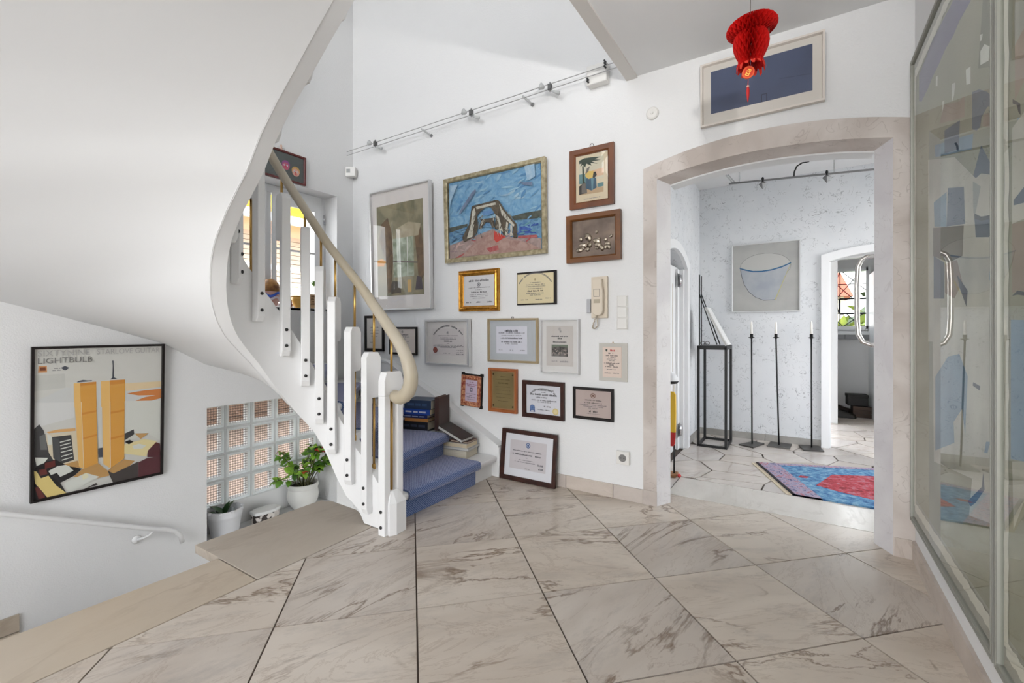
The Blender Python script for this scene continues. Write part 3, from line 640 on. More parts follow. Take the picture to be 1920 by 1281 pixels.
# far wall with the second doorway, its arched casing
DW = (0.205, 0.95, 1.70)
mb = MB(); ya, yb = YH, YH+0.12
dar = arc_pts((DW[0]+DW[1])/2, (DW[1]-DW[0])/2, 1.675, 0.06, 12)
mb.slab([(XHL-0.2,-0.3),(DW[0],-0.3),(DW[0],ZH),(XHL-0.2,ZH)], ya, yb)
for (a, za), (b, zb) in zip(dar, dar[1:]): mb.slab([(a,za),(b,zb),(b,ZH),(a,ZH)], ya, yb)
mb.slab([(DW[1],-0.3),(2.2,-0.3),(2.2,ZH),(DW[1],ZH)], ya, yb)
struct('wall_hall_back', mb, hallw_m, 'pale fibre plaster wall at the far end of the hall')
dao = arc_pts((DW[0]+DW[1])/2, (DW[1]-DW[0])/2+0.06, 1.735, 0.065, 12)
mb = MB()
for i in range(12): mb.slab([dar[i],dar[i+1],dao[i+1],dao[i]], YH-0.03, YH)
mb.slab([(DW[0]-0.06,0),(DW[0],0),dar[0],dao[0]], YH-0.03, YH); mb.slab([(DW[1],0),(DW[1]+0.06,0),dao[-1],dar[-1]], YH-0.03, YH)
dc = struct('door_1', mb, trimw_m, 'white arched casing of the far hall doorway')
mb = MB(); mb.box(DW[0], DW[0]+0.012, YH, YH+0.12, 0, 1.675)
mb.box(DW[1]-0.012, DW[1], YH, YH+0.12, 0, 1.675)
obj('casing_reveal', mb, trimw_m, dc)
sk = struct('baseboard_hall', MB().box(-0.885, -0.30, YH-0.012, YH, 0, 0.062), greyskirt_m, 'grey stone skirting along the hall wall')
obj('skirting_piece', MB().box(-0.297, 0.143, YH-0.012, YH, 0, 0.062), greyskirt_m, sk)
obj('skirting_piece', MB().box(XHL, XHL+0.012, 4.42, YH-0.012, 0, 0.062), greyskirt_m, sk)

# left hall wall with an arched door frame and recessed white door
D2 = (3.45, 4.27, 1.60)     # opening y0 y1 and springing height
mb = MB(); xa, xb = XHL-0.16, XHL
d2 = [(y, z) for y, z in arc_pts((D2[0]+D2[1])/2, (D2[1]-D2[0])/2, 1.60, 0.125, 14)]
def hw(poly):
    n = len(poly)
    mb.add([(xb,y,z) for y,z in poly]+[(xa,y,z) for y,z in poly], [tuple(range(n)), tuple(range(2*n-1,n-1,-1))]+[(i,(i+1)%n,n+(i+1)%n,n+i) for i in range(n)])
hw([(YB+0.125,-0.3),(D2[0],-0.3),(D2[0],ZH),(YB+0.125,ZH)]); hw([(D2[1],-0.3),(YH,-0.3),(YH,ZH),(D2[1],ZH)])
for (a, za), (b, zb) in zip(d2, d2[1:]): hw([(a,za),(b,zb),(b,ZH),(a,ZH)])
struct('wall_hall_left', mb, hallw_m, 'pale fibre plaster side wall of the hall with arched door')
d2o = arc_pts((D2[0]+D2[1])/2, (D2[1]-D2[0])/2+0.085, 1.655, 0.14, 14)
mb = MB(); xa, xb = XHL, XHL+0.03
for i in range(14): hw([d2[i],d2[i+1],d2o[i+1],d2o[i]])
hw([(D2[1],0),(D2[1]+0.085,0),d2o[-1],d2[-1]]); hw([(D2[0]-0.085,0),(D2[0],0),d2[0],d2o[0]])
dr = struct('door_2', mb, trimw_m, 'white arched door frame on the left side of the hall')
mb = MB(); mb.box(XHL-0.10, XHL-0.055, D2[0]+0.02, D2[1]-0.0, 0.005, 1.62); obj('door_leaf', mb, trimw_m, dr, bevel=0.004)
mb = MB(); mb.box(XHL-0.055, XHL-0.035, D2[1]-0.10, D2[1], 0, 1.6); mb.box(XHL-0.035, XHL, D2[1]-0.035, D2[1], 0, 1.6); obj('rebate', mb, trimw_m, dr, bevel=0.003)
mb = MB(); mb.add([(XHL-0.12,y,z) for y,z in d2]+[(XHL-0.12,D2[1],1.55),(XHL-0.12,D2[0],1.55)], [tuple(range(17))]); obj('arch_panel', mb, trimw_m, dr, fix=False)
for z in (1.50, 0.17):
    h = obj('hinge', MB().box(XHL-0.036, XHL-0.033, D2[1]-0.12, D2[1]-0.015, z-0.06, z+0.06), mat('hinge steel', (150,150,150), 0.3, 1.0), dr)
    mb = MB(); mb.tube([(XHL-0.022, D2[1]-0.06, z-0.05), (XHL-0.022, D2[1]-0.06, z+0.05)], 0.010, 10); mb.tube([(XHL-0.022, D2[1]-0.06, z+0.025), (XHL-0.02, D2[1]-0.10, z+0.02)], 0.007, 8)
    obj('hinge_pin', mb, chrome_m, h, smooth=True)
# hall ceiling
struct('ceiling_hall', MB().box(-2.2, 2.2, YB+0.2, YH+0.1, ZH, ZH+0.15), ceil_m, 'white ceiling of the hall')

mb = MB()
for ya_, yb_, za_, zb_ in ((YB+0.1,3.2,-0.3,ZH),(4.75,YH,-0.3,ZH),(3.2,4.75,-0.3,0.5),(3.2,4.75,2.25,ZH)): mb.box(1.7, 1.85, ya_, yb_, za_, zb_)
struct('wall_hall_right_added', mb, hallw_m, 'unseen right hall wall with an opening, added to cut the hall daylight')  # out of view, added to dim the hall; its opening lets some daylight in
struct('wall_lobby_right_added', MB().box(1.7, 1.85, YH, 7.45, -0.3, 2.5), smooth_m, 'unseen right lobby wall added to keep daylight out')  # out of view, added to darken the lobby
# entrance lobby behind the far doorway
YV = 7.25
LW = (0.36, 0.70, 1.10, 1.82)
mb = MB()
for a in ((-0.6,-0.3,LW[0],2.6),(LW[1],-0.3,1.8,2.6),(LW[0],-0.3,LW[1],LW[2]),(LW[0],LW[3],LW[1],2.6)): mb.slab([(a[0],a[1]),(a[2],a[1]),(a[2],a[3]),(a[0],a[3])], YV, YV+0.2)
struct('wall_lobby', mb, smooth_m, 'white lobby wall below and around the leaded window')
struct('wall_lobby_left', MB().box(0.02, 0.32, 6.50, YV, -0.3, 2.6).box(0.04, 0.26, 6.40, 6.50, 0, 2.2), trimw_m, 'white panelled side wall of the lobby')
struct('ceiling_lobby', MB().box(-0.6, 2.2, YH+0.1, YV+0.2, 2.3, 2.4), ceil_m, 'white lobby ceiling')
mb = MB(); mb.box(0.26, 0.34, 6.30, 6.40, 0, 1.86); mb.box(0.26, 1.3, 6.30, 6.40, 1.86, 1.96)
struct('door_3', mb, trimw_m, 'white inner door frame in front of the leaded window', bevel=0.006)
lw_ = struct('window_3', MB().box(LW[0]-0.03, LW[0]+0.015, YV-0.02, YV+0.06, LW[2]-0.03, LW[3]+0.03).box(LW[1]-0.02, LW[1]+0.03, YV-0.02, YV+0.06, LW[2]-0.03, LW[3]+0.03).box(LW[0], LW[1], YV-0.02, YV+0.06, LW[2]-0.04, LW[2]+0.01).box(LW[0], LW[1], YV-0.02, YV+0.06, LW[3]-0.01, LW[3]+0.03).box(LW[0]-0.04, LW[1]+0.06, YV-0.08, YV, LW[2]-0.10, LW[2]-0.06), trimw_m, 'small leaded lattice window of the entrance lobby')
obj('pane', MB().box(LW[0]+0.01, LW[1]-0.01, YV+0.03, YV+0.034, LW[2], LW[3]), win_m, lw_)
lead = mat('lead came', (40,40,44), 0.5)
def bar(a, b, r): return MB().tube([(a[0], YV+0.02, a[1]), (b[0], YV+0.02, b[1])], r, 6)
xm = (LW[0]+LW[1])/2-0.03
for a, b in (((LW[0]+.01,LW[3]-.12),(xm-.08,LW[3]-.0)), ((xm-.07,LW[3]),(xm+.2,LW[3]-.27)), ((LW[0]+.01,1.46),(xm+.12,1.79)), ((LW[0]+.01,1.66),(xm+.05,1.46)), ((LW[0]+.01,LW[3]-.17),(LW[1],LW[3]-.17)), ((LW[0],1.20),(xm-.05,1.10)), ((xm-.06,1.10),(xm+.16,1.27)), ((xm-.02,1.27),(xm+.14,1.10)), ((LW[0]+.01,1.44),(xm-.1,1.28)), ((xm-.085,LW[2]),(xm-.085,LW[3]))):
    obj('lead_bar', bar(a, b, 0.006), lead, lw_)
mb = MB()
for a, b in (((xm-.09,1.27),(LW[1],1.27)),((xm-.09,1.46),(LW[1],1.46)),((xm-.09,1.27),(xm-.09,1.46)),((LW[0],1.27),(xm-.09,1.27)),((LW[0],1.46),(xm-.09,1.46))): mb.tube([(a[0],YV+0.015,a[1]),(b[0],YV+0.015,b[1])], 0.013 if b[0] > xm-.05 or a[0] == b[0] else 0.006, 6)
obj('opening_frame', mb, lead, lw_)
# slatted heater cover strip and tall cabinet right of the window
hs = tag(obj('heater_cover', MB().box(0.33, 0.72, YV-0.07, YV, 0.94, 1.01), mat('grey slat', (120,120,122), 0.6)), 'narrow grey slatted strip under the lobby window', 'heater cover')
for k in range(3): obj('slat', MB().box(0.34+0.13*k, 0.45+0.13*k, YV-0.074, YV-0.07, 0.945, 1.005), mat('grey slat 2', (140,140,142), 0.6), hs)
cb = thing('cabinet', 'tall plain white cabinet at the right of the lobby', 'cabinet', (0.95, YV-0.32, 0))
obj('body', MB().box(-0.245, 0.3, -0.2, 0.3, 0.0, 1.75), trimw_m, cb, bevel=0.004)
obj('cabinet_door', MB().box(-0.235, 0.29, -0.215, -0.2, 0.03, 1.72), trimw_m, cb, bevel=0.003)
# shoes and boxes under the window
shoe_m = mat('dark leather', (26,22,20), 0.45); shoe2_m = mat('brown leather', (52,36,26), 0.5)
def shoe(loc, rz, m, s=1.0, label='', z=0):
    t = thing('shoe', label, 'shoe', (loc[0], loc[1], z), (0, 0, rz), 'dark shoes on the lobby floor')
    mb = MB(); prof = [(-0.13,0.035,0.09),(-0.10,0.042,0.10),(-0.04,0.042,0.085),(0.03,0.045,0.055),(0.10,0.042,0.04),(0.14,0.02,0.03)]
    vs = []; fs = []
    for x, w, hh in prof:
        for k in range(8):
            a = PI*k/7; vs.append((x*s, w*s*math.cos(a), 0.015+hh*s*math.sin(a)**0.8 if k not in (0,7) else 0.015))
    for i in range(5):
        for k in range(7): fs.append((i*8+k, i*8+k+1, (i+1)*8+k+1, (i+1)*8+k))
    fs += [tuple(range(8)), tuple(range(47,39,-1))]
    mb.add(vs, fs); obj('upper', mb, m, t, smooth=True)
    mb = MB(); mb.prism([(-0.135*s,-0.038*s),(0.0,-0.044*s),(0.12*s,-0.04*s),(0.15*s,0),(0.12*s,0.04*s),(0.0,0.044*s),(-0.135*s,0.038*s)], 0, 0.018); obj('sole', mb, black_m, t)
shoe((0.36,7.0), 0.5, shoe_m, 1.0, 'black shoe lying nearest the lobby side wall')
shoe((0.40,6.79), 0.12, shoe_m, 1.0, 'black shoe in front of the brown wooden crate')
shoe((0.44,7.175), 0.0, shoe2_m, 1.0, 'dark brown shoe at the foot of the lobby wall')
ct = thing('crate', 'dark brown wooden crate standing on the lobby floor', 'crate', (0.60, 6.97, 0), (0, 0, 0.1))
for k in range(3): obj('board', MB().box(-0.09, 0.09, -0.1+0.0, -0.09, 0.005+0.045*k, 0.045+0.045*k), mat('dark wood', (66,44,28), 0.5, c2=(52,34,22)), ct)
obj('crate_body', MB().box(-0.085, 0.085, -0.09, 0.08, 0.0, 0.135), mat('dark wood 2', (48,32,22), 0.6), ct)
t = thing('box', 'black box stacked on the brown wooden crate', 'box', (0.575, 6.98, 0.138), (0,0,0.1)); obj('box_body', MB().box(-0.11,0.09,-0.08,0.08,0,0.10), mat('black card', (20,18,17), 0.6), t, bevel=0.004); obj('lid', MB().box(-0.115,0.095,-0.085,0.085,0.10,0.135), mat('black card 2', (26,22,20), 0.6), t, bevel=0.004)

# glass door folded back into the hall, with its D-shaped pull handle
gd = struct('door_4', MB().add([(0.352,2.935,0.02),(0.62,3.70,0.02),(0.62,3.70,1.9),(0.352,2.935,1.9),(0.362,2.933,0.02),(0.63,3.698,0.02),(0.63,3.698,1.9),(0.362,2.933,1.9)], [(0,1,2,3),(7,6,5,4),(0,4,5,1),(3,2,6,7),(0,3,7,4),(1,5,6,2)]), win_m, 'clear glass door opened back behind the arch')
hp = [(0.36,3.0,1.447),(0.285,3.0,1.445),(0.262,3.0,1.430),(0.248,3.0,1.395),(0.244,3.0,1.3),(0.244,3.0,1.12),(0.249,3.0,1.04),(0.268,3.0,1.0),(0.30,3.0,0.985),(0.37,3.0,0.982)]
obj('handle', MB().tube(hp, 0.0125, 12), mat('handle steel', (198,194,190), 0.22, 1.0), gd, smooth=True)

# rug in the hall
rg = thing('rug', 'blue oriental rug with a red medallion on the hall floor', 'rug', (-0.31, 4.09, 0))
def rugpt(u, v):   # u along the far edge, v towards the arch
    A, B, C_ = Vector((0,0)), Vector((1.28,0.5)), Vector((0.27,-0.70))
    return A*(1-u-v)+B*u+C_*v
def rugclip(uv):
    p = [(a.x, a.y) for a in (rugpt(u, v) for u, v in uv)]
    if area(p) < 0: p.reverse()
    return clip(p, 0, -1, 0.664)
mb = MB(); mb.prism(rugclip([(0,2.0),(1,2.0),(1,0),(0,0)]), 0.0, 0.010)
def mat_rug(name, a, b_, c, sc=26):
    m, nt, b, out = newmat(name); MATS[name] = m; L = nt.links; tc = N(nt,'ShaderNodeTexCoord')
    n = N(nt,'ShaderNodeTexNoise'); n.inputs['Scale'].default_value = sc; n.inputs['Detail'].default_value = 6; n.inputs['Roughness'].default_value = 0.7; L.new(tc.outputs['Object'], n.inputs['Vector'])
    r = ramp(nt, [(0.36, lin(a)), (0.5, lin(b_)), (0.64, lin(c))]); L.new(n.outputs[0], r.inputs[0]); L.new(r.outputs[0], b.inputs['Base Color']); b.inputs['Roughness'].default_value = 0.95
    return m
rug_b = mat_rug('rug blue', (48,84,132), (88,136,172), (136,170,190)); rug_r = mat_rug('rug red', (120,36,46), (178,62,72), (168,120,132)); rug_e = mat_rug('rug border', (52,50,96), (166,160,180), (160,70,70), 40)
rug_k = mat('rug edge', (38,28,32), 0.9); rug_f = mat('rug fringe', (196,182,160), 0.9)
obj('pile', mb, rug_b, rg)
def rugpoly(name, uv, m, z): 
    p = rugclip(uv)
    if len(p) > 2: obj(name, MB().prism(p, 0.0, z), m, rg)
rugpoly('border', [(0,0),(1,0),(1,0.07),(0,0.07)], rug_e, 0.0108); rugpoly('border', [(0.01,0.07),(0.11,0.07),(0.11,1.05),(0.01,1.05)], rug_e, 0.0109)
rugpoly('edge_stripe', [(0.0,0),(0.012,0),(0.012,1.05),(0.0,1.05)], rug_k, 0.0115)
rugpoly('fringe', [(-0.022,0),(0.0,0),(0.0,1.05),(-0.022,1.05)], rug_f, 0.005)
rugpoly('medallion', [(0.163,0.673),(0.319,0.314),(0.525,0.289),(1,0.27),(1,1.3),(0.45,1.2),(0.331,0.975),(0.22,0.80)], rug_r, 0.0112)
rugpoly('motif', [(0.125,0.455),(0.15,0.40),(0.19,0.42),(0.165,0.47)], rug_r, 0.0112)

# unseen spot added on the right wall to brighten the ceiling
lampt = thing('ceiling_fill_spot', 'unseen white spot added on the right wall to brighten the ceiling', 'lamp', (XR, 0.30, 1.95))
obj('wall_plate', MB().box(-0.02, 0.0, -0.05, 0.05, -0.05, 0.05), white_m, lampt, bevel=0.004)
obj('arm', MB().tube([(-0.02,0,0),(-0.11,0.0,0.02)], 0.010, 10), white_m, lampt, smooth=True)
sh_ = obj('lamp_head', MB().lathe([(0.0,-0.10),(0.03,-0.10),(0.045,-0.03),(0.05,0.03),(0.046,0.03),(0.04,-0.03),(0.0,-0.06)], seg=24), white_m, lampt, smooth=True, loc=(-0.14,0.02,0.03))
ld = bpy.data.lights.new('fill_spot', 'SPOT'); ld.energy = UPLIGHT; ld.color = (1.0, 0.98, 0.96); ld.shadow_soft_size = 0.04; ld.spot_size = math.radians(95); ld.spot_blend = 1.0
lo_ = bpy.data.objects.new('fill_spot', ld); COL.objects.link(lo_); lo_.parent = lampt; lo_.location = (-0.14, 0.02, 0.065)
dv = Vector((-0.25, 1.05, 2.63))-Vector((XR-0.14, 0.32, 2.015)); lo_.rotation_euler = dv.to_track_quat('-Z', 'Y').to_euler(); sh_.rotation_euler = dv.to_track_quat('Z', 'Y').to_euler()
# ------------------------------------------------------------ the staircase
SXC, SR, SYN = -2.0, 0.34, 1.66; SYC = SYN-SR
def wellpt(s, off=0.0):
    # plan of the string on the well side; s runs up the stairs from x = -1.7, off > 0 towards the well
    if s < 0.3: return Vector((-1.7-s, SYN-off)), Vector((0,-1)), Vector((-1,0))
    a = (s-0.3)/SR
    if a < PI:
        ph = PI/2+a; n = Vector((math.cos(ph), math.sin(ph)))
        return Vector((SXC,SYC))+n*(SR-off), -n, Vector((-math.sin(ph), math.cos(ph)))
    return Vector((SXC+(s-0.3-PI*SR), SYC-SR+off)), Vector((0,1)), Vector((1,0))
ZB = [(0.10,0.0),(0.32,0.005),(0.36,0.07),(0.44,0.14),(0.49,0.23),(0.54,0.35),(0.57,0.42),(0.62,0.51),(0.70,0.61),(0.77,0.71),(0.84,0.81),(0.90,0.895),(0.97,0.97),(1.04,1.035),(1.10,1.10),(1.16,1.175),(1.22,1.26),(1.28,1.37),(1.34,1.45),(1.42,1.54),(1.51,1.62),(1.58,1.68),(1.67,1.79),(1.77,1.88),(1.89,1.97),(2.02,2.07),(2.13,2.15),(2.45,2.40)]
ZT = [(0.10,0.14),(0.38,0.411),(0.48,0.575),(0.68,0.985),(0.73,1.07),(0.81,1.195),(0.865,1.262),(0.926,1.342),(1.0,1.416),(1.22,1.67),(1.42,1.95),(1.77,2.29),(2.13,2.56),(2.45,2.81)]
stair = thing('staircase', 'white winding staircase with blue carpeted treads and panelled balustrade', 'staircase', (-1.9, 2.2, 0))
SO = Vector((-1.9, 2.2, 0))
def lob(mb):
    mb.v = [(x-SO.x, y-SO.y, z-SO.z) for x, y, z in mb.v]; return mb
# well string
S = [0.10+0.02*i for i in range(118)]
mb = MB(); vs = []
for s in S:
    p, n, t = wellpt(s); q, _, _ = wellpt(s, -0.062); zb, zt = interp(ZB, s), interp(ZT, s)
    vs += [(p.x,p.y,zb),(p.x,p.y,zt),(q.x,q.y,zt),(q.x,q.y,zb)]
fs = [(4*i+k, 4*i+(k+1)%4, 4*i+4+(k+1)%4, 4*i+4+k) for i in range(len(S)-1) for k in range(4)]+[(0,1,2,3), tuple(4*len(S)-4+k for k in range(4))]
mb.add(vs, fs); obj('string', lob(mb), white_m, stair, auto=35)
# plaster soffit
SF = [(0.10,-1.86,2.78,-0.05),(0.32,-2.05,2.78,-0.03),(0.45,-2.6,2.78,0.22),(0.57,-3.2,2.78,0.42),(0.63,-3.54,2.78,0.50),(0.70,-3.54,2.35,0.575),(0.77,-3.54,2.0,0.648),(0.84,-3.54,1.75,0.745),(0.90,-3.54,1.53,0.82),(0.97,-3.54,1.28,0.975),(1.10,-3.54,0.99,1.075),(1.22,-3.54,0.76,1.149),(1.30,-3.54,0.56,1.213),(1.40,-3.54,0.25,1.31),(1.50,-3.54,-0.06,1.42),(1.62,-2.95,-0.06,1.60),(1.80,-2.35,-0.06,1.86),(2.13,-1.55,-0.06,2.14),(2.45,-0.92,-0.06,2.40)]
mb = MB(); vs = []; NC = 10; ss = [0.10+0.025*i for i in range(95)]
for s in ss:
    q, _, _ = wellpt(s, -0.058); zi = interp(ZB, s)-0.002
    ox = interp([(r[0],r[1]) for r in SF], s); oy = interp([(r[0],r[2]) for r in SF], s); oz = interp([(r[0],r[3]) for r in SF], s)
    for k in range(NC+1):
        f = k/NC; vs.append((q.x+(ox-q.x)*f, q.y+(oy-q.y)*f, zi+(oz-zi)*f))
fs = [(i*(NC+1)+k, i*(NC+1)+k+1, (i+1)*(NC+1)+k+1, (i+1)*(NC+1)+k) for i in range(len(ss)-1) for k in range(NC)]
mb.add(vs, fs); so = obj('soffit', lob(mb), smooth_m, stair, smooth=True)
# treads, risers and carpet
RISE = 0.155
SK = [0.15,0.30,0.42,0.51,0.59,0.69,0.79,0.91,1.04,1.17,1.29,1.43,1.60,1.80,2.0,2.2,2.4,2.56]
OK_ = [(-1.85,2.70),(-2.17,2.70),(-2.66,2.70),(-3.28,2.70),(-3.50,2.50),(-3.50,2.20),(-3.50,1.72),(-3.50,1.42),(-3.50,1.08),(-3.50,0.66),(-3.50,0.12),(-3.14,-0.05),(-2.68,-0.05),(-2.33,-0.05),(-1.87,-0.05),(-1.45,-0.05),(-1.07,-0.05),(-0.80,-0.05)]
NK = []
for s, o in zip(SK, OK_):
    q, _, _ = wellpt(s, -0.05); NK.append((q, Vector(o)))
NK[0] = (Vector((-1.85,1.70)), Vector((-1.85,2.70)))
def backdir(k):
    a, b = NK[k]; d = (b-a).normalized(); n = Vector((-d.y, d.x)); nx = NK[min(k+1,17)]; 
    return n if n.dot((nx[0]+nx[1])/2-(a+b)/2) > 0 else -n
for k in range(17):
    a, b = NK[k]; c, d = NK[k+1]; n = backdir(k); n2 = backdir(k+1) if k < 16 else n; z = RISE*(k+1)
    poly = [a, b]+([Vector((XL+0.03, 2.70))] if k == 3 else [])+([Vector((XL+0.03,-0.05))] if k == 10 else [])+[d+n2*0.06, c+n2*0.06]
    pl = [(p.x,p.y) for p in poly]
    if area(pl) < 0: pl.reverse()
    obj('tread', lob(MB().prism(pl, z-0.042, z)), white_m, stair, bevel=0.014 if k < 4 else 0.0)
    ra, rb = a+n*0.05, b+n*0.05
    mb = MB(); t2 = n*0.018
    mb.prism([(p.x,p.y) for p in ((ra, rb, rb+t2, ra+t2) if area([(q.x,q.y) for q in (ra, rb, rb+t2, ra+t2)]) > 0 else (ra+t2, rb+t2, rb, ra))], z-RISE+0.0, z-0.042)
    obj('riser', lob(mb), white_m, stair)
    if k < 9:
        # carpet runner: wraps the tread and the riser below it
        def sec(f, fz):
            na = a+(b-a)*f; nb = c+(d-c)*f+n2*0.05
            L_ = (nb-na).dot(n)
            prof = [(L_, 0.011), (0.012, 0.011), (-0.006, 0.004), (-0.012, -0.02), (-0.006, -0.043), (0.012, -0.052), (0.036, -0.056), (0.038, -RISE+(0.012 if k else 0.001)),
                    (0.048, -RISE+(0.012 if k else 0.001)), (0.046, -0.044), (0.004, -0.038), (0.002, -0.018), (0.014, 0.001), (L_, 0.001)]
            out = []
            for i, (u, dz) in enumerate(prof):
                base = nb if i in (0, 13) else na
                p = nb if i in (0, 13) else na+n*u
                out.append((p.x, p.y, z+dz))
            return out
        mb = MB(); vs = []; F = [0.125+0.665*i/6 for i in range(7)]
        for f in F: vs += sec(f, z)
        n_ = 14
        fs = [(i*n_+j, i*n_+(j+1)%n_, (i+1)*n_+(j+1)%n_, (i+1)*n_+j) for i in range(6) for j in range(n_)]+[tuple(range(n_)), tuple(6*n_+j for j in range(n_-1,-1,-1))]
        mb.add(vs, fs); obj('carpet', lob(mb), carpet_m, stair, auto=50)
# wall string, rising along the back wall
obj('wall_string', lob(MB().slab([(-1.88,0.0),(-1.835,0.0),(-1.835,0.215),(-2.30,0.455),(-3.0,0.78),(-3.50,0.84),(-3.50,0.3),(-2.4,0.05)], 2.70, 2.775)), white_m, stair, bevel=0.006)
obj('wall_string_cap', lob(MB().slab([(-1.838,0.213),(-1.838,0.228),(-2.30,0.470),(-3.0,0.795),(-3.50,0.855),(-3.50,0.84),(-3.0,0.78),(-2.30,0.455)], 2.695, 2.778)), white_m, stair)

# balusters: panelled boards bolted to the string with brass rods
RAIL = [(-0.06,0.85),(-0.043,0.871),(0.0,0.929),(0.063,1.004),(0.163,1.107),(0.289,1.233),(0.436,1.40),(0.555,1.557),(0.65,1.718),(0.744,1.862),(0.831,1.993),(0.95,2.15),(1.10,2.33),(1.25,2.50),(1.42,2.67),(1.77,2.98),(2.13,3.26),(2.45,3.50)]
BAL = [(0.275,0.075),(0.406,0.212),(0.511,0.378),(0.582,0.546),(0.658,0.757),(0.766,0.922),(0.917,1.105),(1.091,1.278),(1.26,1.44),(1.43,1.64),(1.62,1.80),(1.82,1.97),(2.02,2.13),(2.22,2.30)]
# one baluster: a stile bolted to the well side, its head reaching back over the string, brass rods between
bal_me = MB().slab([(-0.040,0.03),(-0.028,0),(0,0),(0,0.62),(0.046,0.62),(0.060,0.64),(0.060,0.838),(0.040,0.868),(-0.022,0.868),(-0.040,0.84)], -0.0225, 0.0225).mesh('baluster', white_m); fixnormals(bal_me)
capm = MB().lathe([(0.0,0.0),(0.0085,0.0),(0.0085,0.005),(0.004,0.008),(0,0.008)], seg=12); capm.v = [(-0.040-z_, x, y) for x, y, z_ in capm.v]; cap_me = capm.mesh('bolt_cap', cap_m, True); fixnormals(cap_me)
def baluster(s, zb):
    p, n, t = wellpt(s, 0.001)
    b = bpy.data.objects.new('baluster', bal_me); COL.objects.link(b); b.parent = stair
    b.location = (p.x-SO.x, p.y-SO.y, zb); b.rotation_euler = (0, 0, math.atan2(-n.y, -n.x))
    bv = b.modifiers.new('bevel','BEVEL'); bv.width = 0.004; bv.segments = 2; bv.limit_method = 'ANGLE'
    for zz in (0.058, 0.142):
        c = bpy.data.objects.new('bolt_cap', cap_me); COL.objects.link(c); c.parent = b; c.location = (0, 0, zz)
    zt = interp(ZT, s)-zb; rt = interp(RAIL, s)-zb
    obj('rod', MB().tube([(0.030,0,min(zt,0.5)-0.02),(0.030,0,0.625)], 0.0065, 8), brass_m, b, smooth=True)
    obj('rod', MB().tube([(0.030,0,0.86),(0.030,0,max(rt-0.01, 0.9))], 0.0065, 8), brass_m, b, smooth=True)
    obj('ferrule', MB().lathe([(0.0095,-0.01),(0.0095,0.016),(0.0065,0.022)], c=(0.030,0,min(zt,0.5)), seg=10), brass_m, b, smooth=True)
for s, zb in BAL: baluster(s, zb)
# newel at the foot: a slotted panel across the end of the string
def yz(pts, x0, x1):
    n = len(pts); return MB().add([(x1,y,z) for y,z in pts]+[(x0,y,z) for y,z in pts], [tuple(range(n)), tuple(range(2*n-1,n-1,-1))]+[(i,n+i,n+(i+1)%n,(i+1)%n) for i in range(n)])
nwm = MB()
for pts in ([(1.607,0.0),(1.647,0.0),(1.647,0.72),(1.607,0.72)], [(1.699,0.0),(1.737,0.0),(1.737,0.72),(1.699,0.72)], [(1.607,0.72),(1.647,0.72),(1.673,0.705),(1.699,0.72),(1.737,0.72),(1.737,0.80),(1.722,0.845),(1.622,0.845),(1.607,0.80)]):
    q = yz(pts, -1.848, -1.800); nwm.add(q.v, q.f)
no = obj('newel', lob(nwm), white_m, stair, bevel=0.004)
mb = MB(); b0 = [(-1.853,1.650),(-1.786,1.625),(-1.768,1.660),(-1.775,1.735),(-1.853,1.735)]; tp = [(-1.845,1.652),(-1.802,1.648),(-1.798,1.662),(-1.798,1.700),(-1.845,1.700)]
mb.prism(b0, 0.0, 0.165); mb.add([(x,y,0.165) for x,y in b0]+[(x,y,0.225) for x,y in tp], [tuple(range(5,10))]+[(i,(i+1)%5,5+(i+1)%5,5+i) for i in range(5)])
obj('newel_base', lob(mb), white_m, no, bevel=0.003)
obj('rod', lob(MB().tube([(-1.82,1.672,0.20),(-1.82,1.672,0.715)], 0.0075, 8)), brass_m, no, smooth=True)
obj('rod', lob(MB().tube([(-1.82,1.672,0.84),(-1.82,1.672,1.05)], 0.0065, 8)), brass_m, no, smooth=True)
for zz in (0.125, 0.045):
    c = MB().lathe([(0.0,0.0),(0.0085,0.0),(0.0085,0.005),(0.004,0.008),(0,0.008)], seg=12); c.v = [(-1.826+x, 1.607-z_, y+zz) for x, y, z_ in c.v]
    obj('bolt_cap', lob(c), cap_m, no, smooth=True)
# handrail with its curled end
path = []; rad = []
for x, z, r in ((-1.800,0.722,0.030),(-1.785,0.706,0.034),(-1.755,0.700,0.036),(-1.715,0.712,0.037),(-1.682,0.742,0.037),(-1.664,0.785,0.037),(-1.660,0.830,0.036),(-1.676,0.880,0.035)):
    path.append((x, 1.668, z)); rad.append(r)
for i in range(98):
    s = 0.02+0.025*i
    p, n, t = wellpt(s, -0.012); path.append((p.x, p.y, interp(RAIL, s)-0.004)); rad.append(max(0.0235, 0.033-0.02*max(0, s)))
# smooth the path
for _ in range(3):
    path = [path[0]]+[tuple((path[i-1][k]+2*path[i][k]+path[i+1][k])/4 for k in range(3)) for i in range(1, len(path)-1)]+[path[-1]]
obj('handrail', lob(MB().tube(path, rad, 16)), rail_m, stair, smooth=True)

